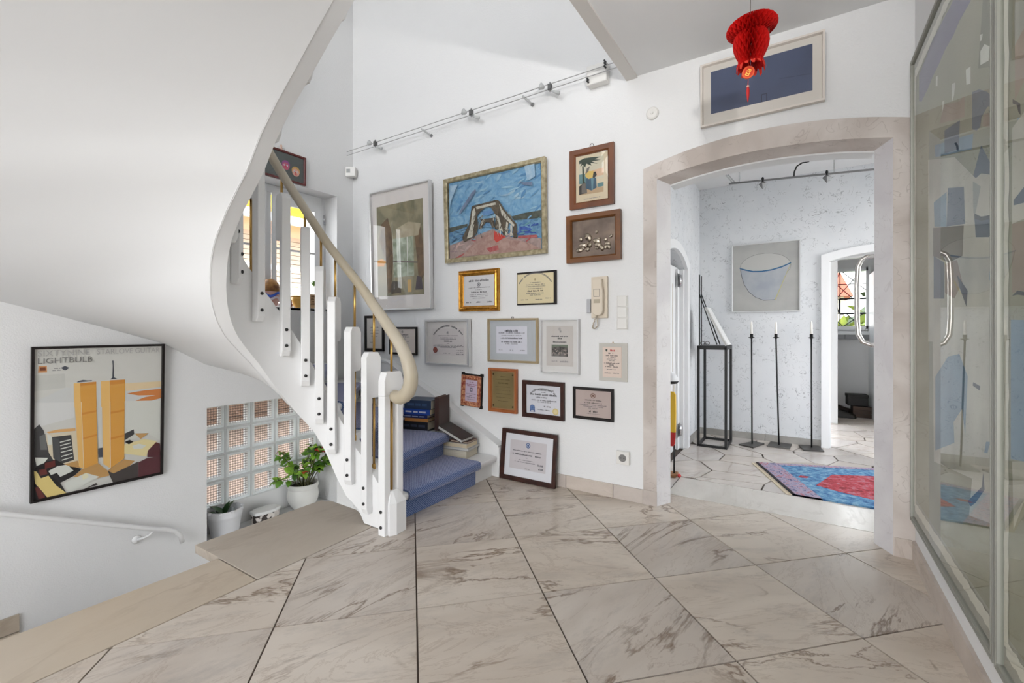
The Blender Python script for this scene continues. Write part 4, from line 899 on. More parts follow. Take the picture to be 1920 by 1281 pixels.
# handrail of the basement stairs
hr = thing('wall_handrail', 'thin white handrail sloping down the left wall under the poster', 'handrail', (XL, 1.0, -0.3))
pp = [(0.065,-1.6,0.97),(0.065,-0.45,0.42),(0.065,-0.14,0.268),(0.065,0.20,0.10),(0.065,0.27,0.072),(0.065,0.325,0.040),(0.065,0.355,0.0),(0.065,0.368,-0.05)]
obj('rail', MB().tube(pp, 0.0145, 12), white_m, hr, smooth=True)
obj('bracket', MB().tube([(0.065,0.21,0.085),(0.06,0.185,0.062),(0.04,0.165,0.05),(0.012,0.145,0.04)], 0.007, 8), white_m, hr, smooth=True)
obj('wall_plate', MB().lathe([(0,0.001),(0.026,0.001),(0.024,0.010),(0,0.014)], seg=16), white_m, hr, loc=(0,0.14,0.04), rot=(0,PI/2,0), smooth=True)
# ------------------------------------------------------------ windows
# glass block window in the low niche
XG = XL-0.32
gb = bpy.data.objects.new('window_1', None); COL.objects.link(gb); gb.location = (XG, 2.0, -0.5); gb['kind'] = 'structure'; gb['label'] = 'glass block window in the deep niche under the stairs'
mb = MB(); Yb = [1.598+0.2*i for i in range(6)]; Zb_ = [-0.31+0.2*i for i in range(5)]
for y in [1.398]+Yb: mb.box(-0.035, 0.035, y-0.006-2.0, y+0.006-2.0, 0.16, 1.02)
for z in Zb_: mb.box(-0.035, 0.0345, 1.40-2.0, 2.61-2.0, z-0.006+0.5, z+0.006+0.5)
obj('mortar_grid', mb, mortar_m, gb)
obj('sill_upstand', MB().box(-0.10, 0.04, NI[0]-2.0, NI[1]-2.0, 0.0, 0.19), smooth_m, gb)
# one block, copied
rim = MB(); hb = 0.092
rim.ring(2*hb, 2*hb, [(0.0,-0.035),(0.0,0.035),(0.004,0.040),(0.014,0.040),(0.020,0.032),(0.022,-0.03),(0.0,-0.035)], z0=-hb)
rim_me = rim.mesh('block_rim', blockrim_m); fixnormals(rim_me)
face_me = MB().box(-hb+0.021, hb-0.021, -0.030, -0.018, -hb+0.021, hb-0.021).mesh('block_face', block_m); fixnormals(face_me)
for iy in range(6):
    for iz in range(4):
        yc_ = 1.498+0.2*iy; zc_ = -0.21+0.2*iz
        b = bpy.data.objects.new('glass_block', rim_me); COL.objects.link(b); b.parent = gb; b.location = (0, yc_-2.0, zc_+0.5); b.rotation_euler = (0,0,PI/2)
        c = bpy.data.objects.new('lens_face', face_me); COL.objects.link(c); c.parent = b
# upper window with two casements
XW = XL-0.20
w2 = bpy.data.objects.new('window_2', None); COL.objects.link(w2); w2.location = (XW, 2.15, 1.25); w2['kind'] = 'structure'; w2['label'] = 'white casement window at the turn of the stairs'
def wb(ya, yb, za, zb, xa=-0.03, xb=0.03): return MB().box(xa, xb, ya-2.15, yb-2.15, za-1.25, zb-1.25)
for nm, a in (('frame',(1.70,1.76,1.245,2.268)),('frame',(2.57,2.606,1.245,2.268)),('frame',(1.76,2.57,2.20,2.268)),('frame',(1.76,2.57,1.245,1.262)),('mullion',(2.05,2.10,1.262,2.20))):
    obj(nm, wb(*a), trimw_m, w2, bevel=0.004)
for (a, b) in ((1.76,2.05),(2.10,2.57)):
    m_ = MB(); st_ = 0.035; rs_ = 0.035 if a < 2 else 0.085
    for q in ((a,a+st_,1.262,2.20),(b-rs_,b,1.262,2.20),(a+st_,b-rs_,2.12,2.20),(a+st_,b-rs_,1.262,1.285),(a+st_,b-rs_,1.735,1.752)): m_.box(0.031, 0.048, q[0]-2.15, q[1]-2.15, q[2]-1.25, q[3]-1.25)
    cs = obj('casement', m_, trimw_m, w2)
    obj('pane', wb(a+0.03, b-0.03, 1.28, 2.13, 0.036, 0.040), win_m, cs)
obj('hinge', MB().tube([(0.05,0.43,0.78),(0.05,0.43,0.86)], 0.008, 8), chrome_m, w2, smooth=True)
obj('window_sill', MB().box(-0.03, 0.20, 1.70-2.15, 2.606-2.15, -0.028, -0.004), trimw_m, w2, bevel=0.003)

# ------------------------------------------------------------ outdoors, seen through the windows
out_red = mat_brick('reddish brick')
gy = tag(obj('neighbour_wall', MB().box(-5.9, -5.7, -1.5, 6.5, -3.0, 0.2), out_red), 'reddish garden wall outside the glass blocks', 'wall')
gy2 = tag(obj('timber_screen', MB().box(-5.60, -5.57, -1.5, 6.5, -0.10, 0.92), mat('dark timber', (84,62,46), 0.8)), 'dark brown timber screen above the reddish garden wall', 'screen')
for k in range(7): obj('board', MB().box(-5.57, -5.555, -1.5, 6.5, -0.09+0.145*k, 0.045+0.145*k), mat('dark timber board', (104,78,58), 0.8), gy2)
# house across the way: shutter wall, balcony railing, awning
hs_ = thing('neighbour_house', 'cream house with yellow awning and white iron balcony outside the stair window', 'house', (-7.2, 4.6, -3.0))
cream_m = mat('cream render', (222,206,186), 0.9); shut_m = mat('taupe shutter', (176,160,144), 0.8); iron_m = mat('white ironwork', (240,238,232), 0.5)
obj('wall', MB().box(-0.3, 0.0, -3.5, 3.0, 0.0, 8.0), cream_m, hs_)
for k in range(11): obj('shutter_slat', MB().box(0.0, 0.03, -2.2, 2.2, 4.78+0.075*k, 4.845+0.075*k), shut_m, hs_)
obj('balcony_slab', MB().box(0.0, 0.9, -2.6, 2.6, 4.02, 4.16), iron_m, hs_)
obj('door_panel', MB().box(0.0, 0.05, -1.6, 1.6, 2.6, 4.0), mat('warm door', (226,190,140), 0.7), hs_)
for k in range(5): obj('door_stile', MB().box(0.05, 0.07, -1.5+0.7*k, -1.4+0.7*k, 2.6, 4.0), cream_m, hs_)
obj('rail_top', MB().box(0.82, 0.88, -2.6, 2.6, 4.92, 4.98), iron_m, hs_); obj('rail_bottom', MB().box(0.83, 0.87, -2.6, 2.6, 4.22, 4.26), iron_m, hs_)
for k in range(12):
    y = -2.4+0.42*k
    obj('baluster', MB().tube([(0.85,y,4.2),(0.85,y,4.95)], 0.014, 6), iron_m, hs_)
    c = [(0.85, y+0.21+0.13*math.cos(a)*(1-a/9.5), 4.60+0.16*math.sin(a)*(1-a/9.5)) for a in [0.25*j for j in range(34)]]
    obj('scroll', MB().tube(c, 0.012, 6), iron_m, hs_)
    obj('rosette', MB().lathe([(0,-0.015),(0.035,-0.01),(0.035,0.01),(0,0.015)], c=(0.86,y+0.21,4.62), seg=8), brass_m, hs_)
aw = newmat('yellow awning')[0]; aw.node_tree.nodes['Principled BSDF'].inputs['Base Color'].default_value = lin((250,208,20)); _t = N(aw.node_tree, 'ShaderNodeBsdfTranslucent'); _t.inputs[0].default_value = lin((255,206,16)); _m = N(aw.node_tree, 'ShaderNodeMixShader'); _m.inputs[0].default_value = 0.6; aw.node_tree.links.new(aw.node_tree.nodes['Principled BSDF'].outputs[0], _m.inputs[1]); aw.node_tree.links.new(_t.outputs[0], _m.inputs[2]); aw.node_tree.links.new(_m.outputs[0], aw.node_tree.nodes['Material Output'].inputs[0]); aw2 = mat('orange awning edge', (230,150,30), 0.8)
obj('awning', MB().add([(0,-2.8,6.3),(0,2.8,6.3),(0.5,2.8,6.12),(0.5,-2.8,6.12),(0,-2.8,6.27),(0,2.8,6.27),(0.5,2.8,6.09),(0.5,-2.8,6.09)], [(0,1,2,3),(7,6,5,4),(0,3,7,4),(1,5,6,2),(2,6,7,3),(0,4,5,1)]), aw, hs_)
obj('awning_valance', MB().box(0.49, 0.51, -2.8, 2.8, 5.88, 6.12), mat('yellow valance', (250,206,24), 0.8), hs_); obj('awning_edge', MB().box(0.47, 0.53, -2.8, 2.8, 5.82, 5.88), aw2, hs_); obj('awning_bar', MB().box(0.44, 0.54, -2.8, 2.8, 5.70, 5.82), iron_m, hs_)
gp = tag(obj('garden_ground', MB().box(-40, 40, -40, 60, -3.1, -3.0), mat('pale paving', (170,166,158), 0.9)), 'pale ground outside the house', 'ground', kind='structure')
# garden seen through the leaded window
tag(obj('lawn', MB().box(-6, 12, 7.6, 30, -0.6, -0.5), mat('grass', (84,110,36), 0.95, c2=(62,86,28), scale=3)), 'green lawn outside the lobby window', 'lawn')
random.seed(5)
def hedge(name, label, cx, cy, z0, rx, ry, rz, m, cat):
    mb = MB(); 
    for k in range(260):
        a = random.uniform(0, 2*PI); e = math.acos(random.uniform(-0.2,1)); r = random.uniform(0.85,1.05)
        p = Vector((cx+rx*r*math.sin(e)*math.cos(a), cy+ry*r*math.sin(e)*math.sin(a), z0+0.2+rz*r*max(0,math.cos(e))))
        u = Vector((random.uniform(-1,1),random.uniform(-1,1),random.uniform(-1,1))).normalized(); v = u.cross(Vector((0.3,0.5,0.8))).normalized(); s_ = 0.16
        mb.add([p-u*s_, p+v*s_*0.5, p+u*s_, p-v*s_*0.5], [(0,1,2,3)])
    c = MB().lathe([(rx*0.97,0.0),(rx*0.93,rz*0.35),(rx*0.7,rz*0.75),(rx*0.35,rz*0.93),(0,rz*0.97)], c=(cx,cy,z0), seg=16, sy=ry/rx)
    o = tag(obj(name, c, m), label, cat); o2 = obj('foliage', mb, m, o, fix=False); return o
hedge('hedge', 'yellow green bush outside the lobby window', 1.1, 10.2, -0.495, 1.0, 0.8, 1.75, mat('bush leaf', (120,128,36), 0.8, c2=(78,96,30), scale=5), 'bush')
hedge('hedge', 'dark green bush behind the yellow green bush', 1.8, 12.0, -0.495, 1.4, 0.9, 2.35, mat('dark bush leaf', (56,72,34), 0.8, c2=(40,56,26), scale=5), 'bush')
hh = thing('red_roof_house', 'small house with a red roof beyond the garden bushes', 'house', (0.6, 16.0, -0.5))
obj('wall', MB().box(-1.6, 0.4, 0, 2, 0, 2.6), cream_m, hh)
obj('roof', MB().add([(-1.8,-0.3,2.5),(0.6,-0.3,2.5),(0.6,2.3,2.5),(-1.8,2.3,2.5),(-1.6,1,3.7),(0.2,1,3.7)], [(0,1,5,4),(2,3,4,5),(1,2,5),(3,0,4),(3,2,1,0)]), mat('red roof tile', (170,70,46), 0.8), hh)
# ------------------------------------------------------------ pictures
INK = (52,50,54)
def pm(c, rough=0.75): return mat('print %d %d %d' % c, c, rough)
class Art:
    # flat print: coloured shapes on one sheet, in metres from the lower left corner of the sheet
    def __init__(s, w, h): s.w, s.h = w, h; s.mb = MB(); s.mats = []; s.k = 0
    def mi(s, m):
        if m not in s.mats: s.mats.append(m)
        return s.mats.index(m)
    def poly(s, pts, m):
        s.k += 1; d = -0.00006*s.k
        pts = [(x*s.w-s.w/2, z*s.h) for x, z in pts]
        if area(pts) < 0: pts = pts[::-1]
        if len(pts) > 2: s.mb.add([(x, d, z) for x, z in pts], [tuple(range(len(pts)))], s.mi(m))
    def rect(s, u0, u1, v0, v1, m): s.poly([(u0,v0),(u1,v0),(u1,v1),(u0,v1)], m)
    def disc(s, u, v, r, m, n=18): s.poly([(u+r/s.w*math.cos(2*PI*i/n), v+r/s.h*math.sin(2*PI*i/n)) for i in range(n)], m)
    def line(s, u, v, w, hgt, m, slope=0.0, seed=0):
        # a row of small letter-like marks centred at u
        rnd = random.Random(int(u*991+v*7717+w*331)+seed); x = u-w/2; hv = hgt/s.h
        m_i = s.mi(m); s.k += 1; d = -0.00006*s.k
        while x < u+w/2:
            lw = rnd.uniform(0.35,0.75)*hgt/s.w
            if rnd.random() > 0.16:
                a = rnd.uniform(0.55,1.0); yb = v+slope*(x-u)-hv/2
                q = [(x,yb),(x+lw*0.72,yb),(x+lw*0.72,yb+hv*a),(x,yb+hv*a)]
                s.mb.add([(p*s.w-s.w/2, d, z*s.h) for p, z in q], [(0,1,2,3)], m_i)
            x += lw
    def arc(s, u, v, r, a0, a1, hgt, m):
        n = int(abs(a1-a0)*r/(hgt*0.8)); m_i = s.mi(m); s.k += 1; d = -0.00006*s.k
        rnd = random.Random(n)
        for i in range(n+1):
            a = a0+(a1-a0)*i/n
            if rnd.random() < 0.12: continue
            cx, cz = u*s.w+r*math.cos(a), v*s.h+r*math.sin(a); t = (-math.sin(a), math.cos(a)); q = []
            for e, f in ((-.28,0),(.28,0),(.28,1),(-.28,1)): q.append((cx+t[0]*e*hgt+math.cos(a)*f*hgt-s.w/2, d, cz+t[1]*e*hgt+math.sin(a)*f*hgt))
            s.mb.add(q, [(0,1,2,3)], m_i)
    def text(s, txt, u, v, hgt, width, m):
        vs, fs = TEXT[txt]; x0 = min(p[0] for p in vs); x1 = max(p[0] for p in vs); z1 = max(p[1] for p in vs)
        s.k += 1; d = -0.00006*s.k; kx = width*s.w/(x1-x0); kz = hgt*s.h/z1
        s.mb.add([(u*s.w-s.w/2+(p[0]-x0)*kx, d, v*s.h+p[1]*kz) for p in vs], fs, s.mi(m))
    def seal(s, u, v, r, c1, c2): s.disc(u, v, r, c1); s.disc(u, v, r*0.72, c2); s.disc(u, v, r*0.45, c1)
ROT = {'back': 0.0, 'left': PI/2, 'right': -PI/2}
def picture(label, rect, wall='back', fw=0.015, fd=0.02, fm=None, mount=None, sheet=None, art=None, paper=(206,202,198), glass=True, lean=0.006, prof=None, cat='picture', name='framed_picture', wallpos=None, group=None, tilt=0.0, mount_m=None, paper_m=None, ring=True):
    x0, x1, z0, z1 = rect; w, h = x1-x0, z1-z0; c = (x0+x1)/2
    off = 0.004
    loc = {'back': (c, (YB if wallpos is None else wallpos)-off, z0), 'left': (XL+off, c, z0), 'right': (XR-off, c, z0)}[wall]
    t = thing(name, label, cat, loc, (lean, tilt, ROT[wall]), group)
    if fw > 0:
        pr = prof or [(0,0),(0,fd),(fw*0.75,fd),(fw,fd*0.62),(fw,0.004)]
        obj('frame', MB().ring(w, h, pr), fm, t, auto=25)
    i = fw*0.9
    if fw > 0: obj('backing', MB().box(-w/2+i*0.5, w/2-i*0.5, -0.005, 0.0, i*0.5, h-i*0.5), mat('backing board', (150,140,126), 0.9), t)
    base = fd*0.25+0.003
    if mount or mount_m: obj('mount', MB().box(-w/2+i, w/2-i, -base, -0.004, i, h-i), mount_m or pm(mount), t)
    s0 = sheet or (fw/w, 1-fw/w, fw/h, 1-fw/h)
    sw, sh = (s0[1]-s0[0])*w, (s0[3]-s0[2])*h; sx = (s0[0]+s0[1])/2*w-w/2; sz = s0[2]*h
    sb = base+(0.0006 if (mount or mount_m) else 0)
    obj('sheet', MB().box(-sw/2, sw/2, -sb, -0.0045, 0, sh), paper_m or pm(paper), t, loc=(sx, 0, sz))
    if art:
        A = Art(sw, sh); art(A)
        if A.mb.f: obj('print', A.mb, A.mats, t, loc=(sx, -sb-0.0003, sz), fix=False)
    if glass:
        gd = base+0.006
        obj('glass', MB().box(-w/2+i, w/2-i, -gd-0.0015, -gd, i, h-i), pane_m, t)
    return t
dark_wood = mat('dark brown frame', (64,36,28), 0.5, c2=(48,26,20), scale=20, stretch=(1,1,1), spec=0.3); black_fr = mat('black frame', (26,20,19), 0.5, spec=0.3)
amber_wood = mat('amber wood frame', (118,66,28), 0.4, c2=(92,50,22), scale=9, detail=6, stretch=(1,1,0.25)); amber2_wood = mat('honey wood frame', (124,76,32), 0.4, c2=(94,56,24), scale=9, detail=6, stretch=(0.3,1,1))
gold_m = mat('gilt frame', (206,152,62), 0.3, 0.75, c2=(176,120,40), scale=40); palegold_m = mat('champagne frame', (198,178,142), 0.3, 0.6)
silverleaf_m = mat('silver gilt frame', (188,176,146), 0.35, 0.55, c2=(146,134,104), scale=30, detail=5)
ink = pm(INK); ink2 = pm((96,94,98)); ink3 = pm((140,136,138))

# poster of the two towers on the left wall
PC = {'pale1':(196,196,190),'sky2':(204,205,203),'peach':(222,200,160),'orange':(206,126,60),'brand':(208,150,100),'brand2':(120,66,44),'ink':(70,74,84),'tow_l':(230,186,112),'tow_d':(216,158,70),'tow_t':(206,138,52),'sky3':(214,214,212),'peach2':(216,166,104),'pale2':(212,213,205),'sand':(214,202,176),'gr1':(58,58,60),'gr2':(104,106,106),'pale3':(214,216,208),'gr3':(76,78,80),'black':(24,22,24),'maroon':(98,38,34),'maroon2':(88,42,48),'ochre':(190,148,90),'yell':(222,200,128),'yell2':(226,212,160),'pale4':(226,222,190),'char':(66,60,58),'white':(236,228,206)}
def a_poster(A):
    for c, p in POSTER: A.poly(p, pm(PC[c]))
    g_ = pm((176,174,172)); g2 = pm((166,164,160))
    A.text('SIXTYNINE', 0.02, 0.953, 0.038, 0.37, g_); A.text('STARLOVE GUITAR', 0.445, 0.953, 0.038, 0.535, g_)
    A.text('LIGHTBULB', 0.02, 0.903, 0.038, 0.39, pm((126,124,122)))
    A.line(0.15, 0.868, 0.05, 0.006, ink2); A.line(0.15, 0.855, 0.06, 0.006, ink2)
picture('poster of two golden skyscrapers in a thin black frame above the handrail', (0.668, 1.274, 0.122, 0.972), 'left', 0.014, 0.022, black_fr, art=a_poster, paper=(206,205,199), lean=0.03, name='framed_poster', cat='poster')

def a_abstract(A):
    b1 = mat('painted ochre wash', (150,140,112), 0.8, c2=(112,108,86), scale=5, detail=6, dist=1.5); b2 = mat('painted brown wash', (118,92,64), 0.8, c2=(84,66,48), scale=9, detail=6, dist=2)
    A.rect(0,1,0,1, b1)
    A.poly([(0.05,0.62),(0.1,0.8),(0.25,0.86),(0.33,0.7),(0.36,0.4),(0.30,0.05),(0.22,0.02),(0.2,0.35)], b2)
    A.poly([(0.82,0.66),(0.95,0.7),(1,0.5),(1,0.2),(0.9,0.1),(0.86,0.4)], b2)
    A.poly([(0.42,0.72),(0.7,0.78),(0.95,0.74),(0.9,0.62),(0.5,0.62)], mat('painted pale wash', (176,164,140), 0.8, c2=(150,138,112), scale=8, dist=1))
    A.poly([(0.36,0.62),(0.8,0.62),(0.8,0.2),(0.36,0.2)], mat('painted green wash', (170,176,158), 0.8, c2=(112,124,98), scale=10, detail=7, dist=1))
    A.poly([(0.0,0.4),(0.1,0.42),(0.2,0.38),(0.14,0.33),(0,0.34)], pm((206,140,40)))
    A.poly([(0.3,0.12),(0.34,0.16),(0.5,0.15),(0.52,0.03),(0.3,0.02)], pm((74,66,56)))
    for q in (0.5,0.66): A.rect(q,q+0.015,0.2,0.62, pm((204,204,196)))
    A.poly([(0.34,0.37),(0.88,0.33),(0.88,0.345),(0.34,0.385)], pm((96,84,78)))
    A.rect(0.66,0.74,0.03,0.16, pm((186,146,70))); A.poly([(0.82,0.05),(0.98,0.05),(0.95,0.18),(0.86,0.2)], pm((70,60,66)))
picture('tall abstract print in white mount and silver frame beside the window corner', (-3.24, -2.53, 1.235, 2.275), 'back', 0.012, 0.035, alu_m, (214,208,204), (0.095,0.875,0.118,0.875), a_abstract, (150,140,112), lean=0.024)
BC = {'sea':((70,110,150),(110,150,176)),'deepblue':((52,78,150),(70,100,170)),'darkgreen':((58,64,58),(80,84,74)),'pink1':((140,122,118),(160,140,134)),'pink2':((168,140,130),(146,114,106)),'redp':((166,44,38),(190,70,58)),'redp2':((150,66,66),(170,100,96)),'brown':((92,82,66),(66,58,48)),'cream':((198,194,180),(170,166,152)),'deepblue2':((82,120,168),(100,140,180)),'slate':((92,104,128),(110,126,150)),'cloud':((160,184,200),(132,164,190))}
def bm_(c): return mat('bridge paint '+c, BC[c][0], 0.7, c2=BC[c][1], scale=22, detail=6, dist=1.2, bump=0.4, bscale=60, bdist=0.004)
def a_bridge(A):
    # outlines are given over the whole frame; the sheet leaves the frame's width free
    def fix(p): return [(min(max((u-0.05)/0.90,0),1), min(max((v-0.055)/0.89,0),1)) for u, v in p]
    rnd = random.Random(8)
    def strokes(n, box, cols, lw, hh, ang):
        for _ in range(n):
            u, v = rnd.uniform(box[0],box[1]), rnd.uniform(box[2],box[3]); a = ang+rnd.uniform(-.7,.7); l = rnd.uniform(.3,1)*lw; w_ = rnd.uniform(.4,1)*hh
            du, dv = math.cos(a)*l, math.sin(a)*l; pu, pv = -math.sin(a)*w_, math.cos(a)*w_
            q = [(u-du,v-dv),(u-du*.3+pu,v-dv*.3+pv),(u+du*.6+pu*.8,v+dv*.6+pv*.8),(u+du,v+dv),(u+du*.4-pu,v+dv*.4-pv),(u-du*.5-pu*.7,v-dv*.5-pv*.7)]
            A.poly([(min(max(x,0),1),min(max(z,0),1)) for x, z in q], pm(rnd.choice(cols)))
    strokes(90, (0,1,.42,1), [(112,156,186),(98,144,180),(128,168,192),(140,176,196),(84,130,170),(150,180,196)], .07, .018, .5)
    for c, p in BRIDGE[:6]: A.poly(fix(p), bm_(c))
    strokes(40, (.02,.98,.02,.22), [(176,150,144),(150,118,112),(164,140,138),(190,160,152),(140,120,122),(160,80,78)], .09, .012, .35)
    strokes(26, (.02,.3,.2,.36), [(86,124,160),(120,160,186),(60,86,110)], .05, .01, .2); strokes(26, (.72,.98,.2,.4), [(70,110,160),(96,140,150),(110,150,180),(52,80,150)], .05, .012, .1)
    for c, p in BRIDGE[6:]: A.poly(fix(p), bm_(c))
    strokes(34, (.27,.42,.22,.5), [(92,82,66),(190,186,172),(66,58,48),(150,146,134)], .045, .006, 1.3); strokes(34, (.5,.72,.22,.5), [(92,82,66),(200,196,184),(66,58,48),(150,146,134)], .045, .006, 1.9)
picture('large blue painting of an arched bridge with a red path in pale gilt frame', (-2.385, -1.478, 1.59, 2.248), 'back', 0.034, 0.03, silverleaf_m, None, (0.045,0.955,0.05,0.95), a_bridge, glass=False, lean=0.03, cat='painting', name='bridge_painting', paper_m=mat('bridge paint sky', (96,144,180), 0.7, c2=(128,166,192), scale=14, detail=7, dist=1.8, bump=0.4, bscale=60, bdist=0.004), prof=[(0,0),(0,0.03),(0.026,0.03),(0.034,0.024),(0.034,0.004)])
DC = {'skyp':(196,190,168),'pinkp':(206,172,142),'seap':(96,128,130),'sandp':(178,152,120),'darkp':(52,50,48),'greyp':(104,98,92),'palmd':(50,62,50),'bluep':(60,86,104),'yelp':(206,176,100),'bluep2':(96,130,140)}
def a_palm(A):
    def fix(p): return [((u-0.14)/0.72, (v-0.115)/0.77) for u, v in p]
    for c, p in PALM: A.poly(fix(p), pm(DC[c]))
    A.line(0.5, 0.06, 0.5, 0.007, ink3)
t = picture('amber wood framed print of a seated figure under a palm tree', (-1.304, -0.999, 1.86, 2.248), 'back', 0.042, 0.022, amber_wood, None, None, a_palm, (204,190,162), lean=0.01)
obj('hanging_ring', MB().tube([(0.013*math.cos(a),-0.006,0.40+0.013*math.sin(a)) for a in [2*PI*i/14 for i in range(15)]], 0.0018, 6), black_m, t)
t = picture('honey wood framed silvery metal relief hanging below the palm print', (-1.324, -0.953, 1.505, 1.817), 'back', 0.038, 0.03, amber2_wood, None, None, None, (132,116,104), glass=False, lean=0.02, cat='relief', name='metal_relief', paper_m=mat('dull pewter', (128,112,100), 0.5, 0.5, c2=(96,84,76), scale=12, bump=0.3, bscale=30))
random.seed(3); pew = mat('bright pewter', (196,184,166), 0.3, 0.8, c2=(120,106,94), scale=30)
for k in range(26):
    a = random.uniform(-0.11, 0.12); zz = 0.07+abs(random.gauss(0,0.045)); r = random.uniform(0.010,0.022)
    obj('relief_figure', MB().lathe([(0,-r*0.5),(r*0.8,-r*0.25),(r,0),(r*0.8,r*0.25),(0,r*0.5)], seg=9, sx=random.uniform(0.7,1.6)), pew, t, loc=(a, -0.013, min(zz,0.2)), rot=(PI/2+random.uniform(-.5,.5), random.uniform(-1,1), 0), smooth=True)

def lines(*rows):
    def f(A):
        for r in rows:
            k = r[0]
            if k == 'l': A.line(r[1], r[2], r[3], r[4], r[5] if len(r) > 5 else ink2)
            elif k == 's': A.seal(r[1], r[2], r[3], pm(r[4]), pm(r[5]))
            elif k == 'a': A.arc(*r[1:])
            elif k == 'd': A.disc(r[1], r[2], r[3], pm(r[4]))
            elif k == 'r': A.rect(r[1], r[2], r[3], r[4], pm(r[5]))
            elif k == 'p': A.poly(r[1], pm(r[2]))
    return f
CG = 'certificates on the back wall'
t = picture('certificate in an ornate gilded frame below the bridge painting', (-2.25, -1.878, 1.204, 1.517), 'back', 0.042, 0.03, gold_m, None, None, lines(('l',.5,.84,.66,.020),('s',.5,.70,.016,(92,90,98),(196,196,198)),('l',.5,.60,.72,.007),('l',.5,.53,.2,.006),('l',.5,.45,.5,.011,ink),('l',.5,.37,.6,.006),('l',.5,.31,.56,.006),('l',.5,.25,.42,.006),('l',.16,.12,.16,.012),('l',.5,.12,.16,.012),('l',.84,.12,.2,.012)), (206,205,206), cat='certificate', name='framed_certificate', group=CG, prof=[(0,0),(0,0.022),(0.006,0.030),(0.014,0.024),(0.024,0.028),(0.032,0.018),(0.042,0.012),(0.042,0.004)])
for sx in (-1,1):
    for zz in (0.022, 0.291):
        for k in range(3): obj('ornament', MB().lathe([(0,-0.004),(0.012-0.002*k,-0.002),(0.010-0.002*k,0.004),(0,0.006)], seg=8, sx=1.4), gold_m, t, loc=(sx*(0.165-0.022*k), -0.028, zz), rot=(PI/2,0,0.4*k), smooth=True)
t = picture('engraved gold plate on a black wooden plaque below the bridge painting', (-1.727, -1.408, 1.238, 1.472), 'back', 0.0, 0.02, None, None, (0.02,0.93,0.045,0.94), lines(('a',.5,.28,.150,2.55,.6,.010,ink2),('s',.5,.80,.008,(150,136,104),(214,196,150)),('l',.5,.70,.3,.005),('l',.5,.63,.5,.006),('l',.5,.57,.55,.005),('l',.5,.50,.4,.006),('l',.5,.42,.42,.011,ink),('l',.5,.34,.48,.006),('l',.5,.28,.3,.006),('l',.2,.13,.2,.006),('l',.6,.13,.18,.006),('l',.85,.16,.14,.006)), glass=False, cat='plaque', name='award_plaque', paper_m=mat('brushed gold plate', (226,212,174), 0.3, 0.3), lean=0.004)
obj('plaque_board', MB().box(-0.1595, 0.1595, -0.0075, 0.0, 0, 0.234), black_fr, t, bevel=0.003)
picture('black framed certificate behind the handrail nearest the window corner', (-3.355, -3.108, 0.872, 1.19), 'back', 0.024, 0.016, black_fr, None, None, lines(('l',.5,.7,.5,.008),('l',.5,.6,.6,.006),('l',.5,.5,.6,.006),('l',.5,.4,.4,.006),('l',.3,.2,.2,.006)), (214,208,202), cat='certificate', name='framed_certificate', group=CG)
picture('small square black framed certificate half covered by the handrail', (-3.034, -2.708, 0.850, 1.087), 'back', 0.018, 0.016, black_fr, None, None, lines(('s',.47,.88,.011,(110,106,104),(206,196,188)),('l',.47,.76,.48,.012,ink),('l',.47,.67,.55,.008),('l',.47,.58,.3,.005),('l',.47,.47,.5,.007),('l',.47,.40,.52,.006),('s',.5,.25,.02,(196,186,178),(210,200,192)),('l',.6,.1,.2,.008)), (210,200,192), cat='certificate', name='framed_certificate', group=CG)
picture('silver framed certificate with a dark red wax seal in pale mount', (-2.595, -2.140, 0.780, 1.146), 'back', 0.020, 0.035, alu_m, (202,198,195), (0.15,0.87,0.22,0.80), lines(('a',.5,.20,.185,2.45,.70,.012,ink),('s',.5,.84,.012,(110,108,112),(200,194,192)),('l',.5,.74,.62,.006),('l',.5,.66,.5,.006),('l',.5,.61,.5,.006),('l',.5,.53,.24,.011,ink),('l',.5,.45,.08,.006),('l',.5,.38,.9,.006),('l',.5,.34,.94,.006),('l',.5,.30,.5,.006),('l',.45,.08,.2,.007),('l',.86,.20,.2,.006),('l',.86,.13,.2,.006),('l',.86,.06,.22,.006),('s',.09,.19,.024,(108,50,42),(130,66,54))), (196,190,189), cat='certificate', name='framed_certificate', group=CG, lean=0.03)
t = picture('champagne gold framed certificate on a blue grey mount', (-1.976, -1.55, 0.827, 1.145), 'back', 0.015, 0.022, palegold_m, (176,180,184), (0.17,0.79,0.20,0.82), lines(('l',.5,.84,.42,.016,ink),('l',.5,.76,.84,.007,ink),('l',.5,.67,.64,.005),('l',.5,.57,.7,.010,ink),('l',.5,.43,.66,.009,ink),('l',.5,.36,.42,.006),('l',.14,.13,.12,.006),('l',.5,.13,.10,.006),('l',.85,.13,.14,.006)), (206,206,214), cat='certificate', name='framed_certificate', group=CG, lean=0.012)
obj('hook', MB().tube([(-0.006,-0.004,0.318),(-0.006,-0.006,0.330),(0.008,-0.006,0.330),(0.008,-0.004,0.318)], 0.0022, 6), black_m, t)
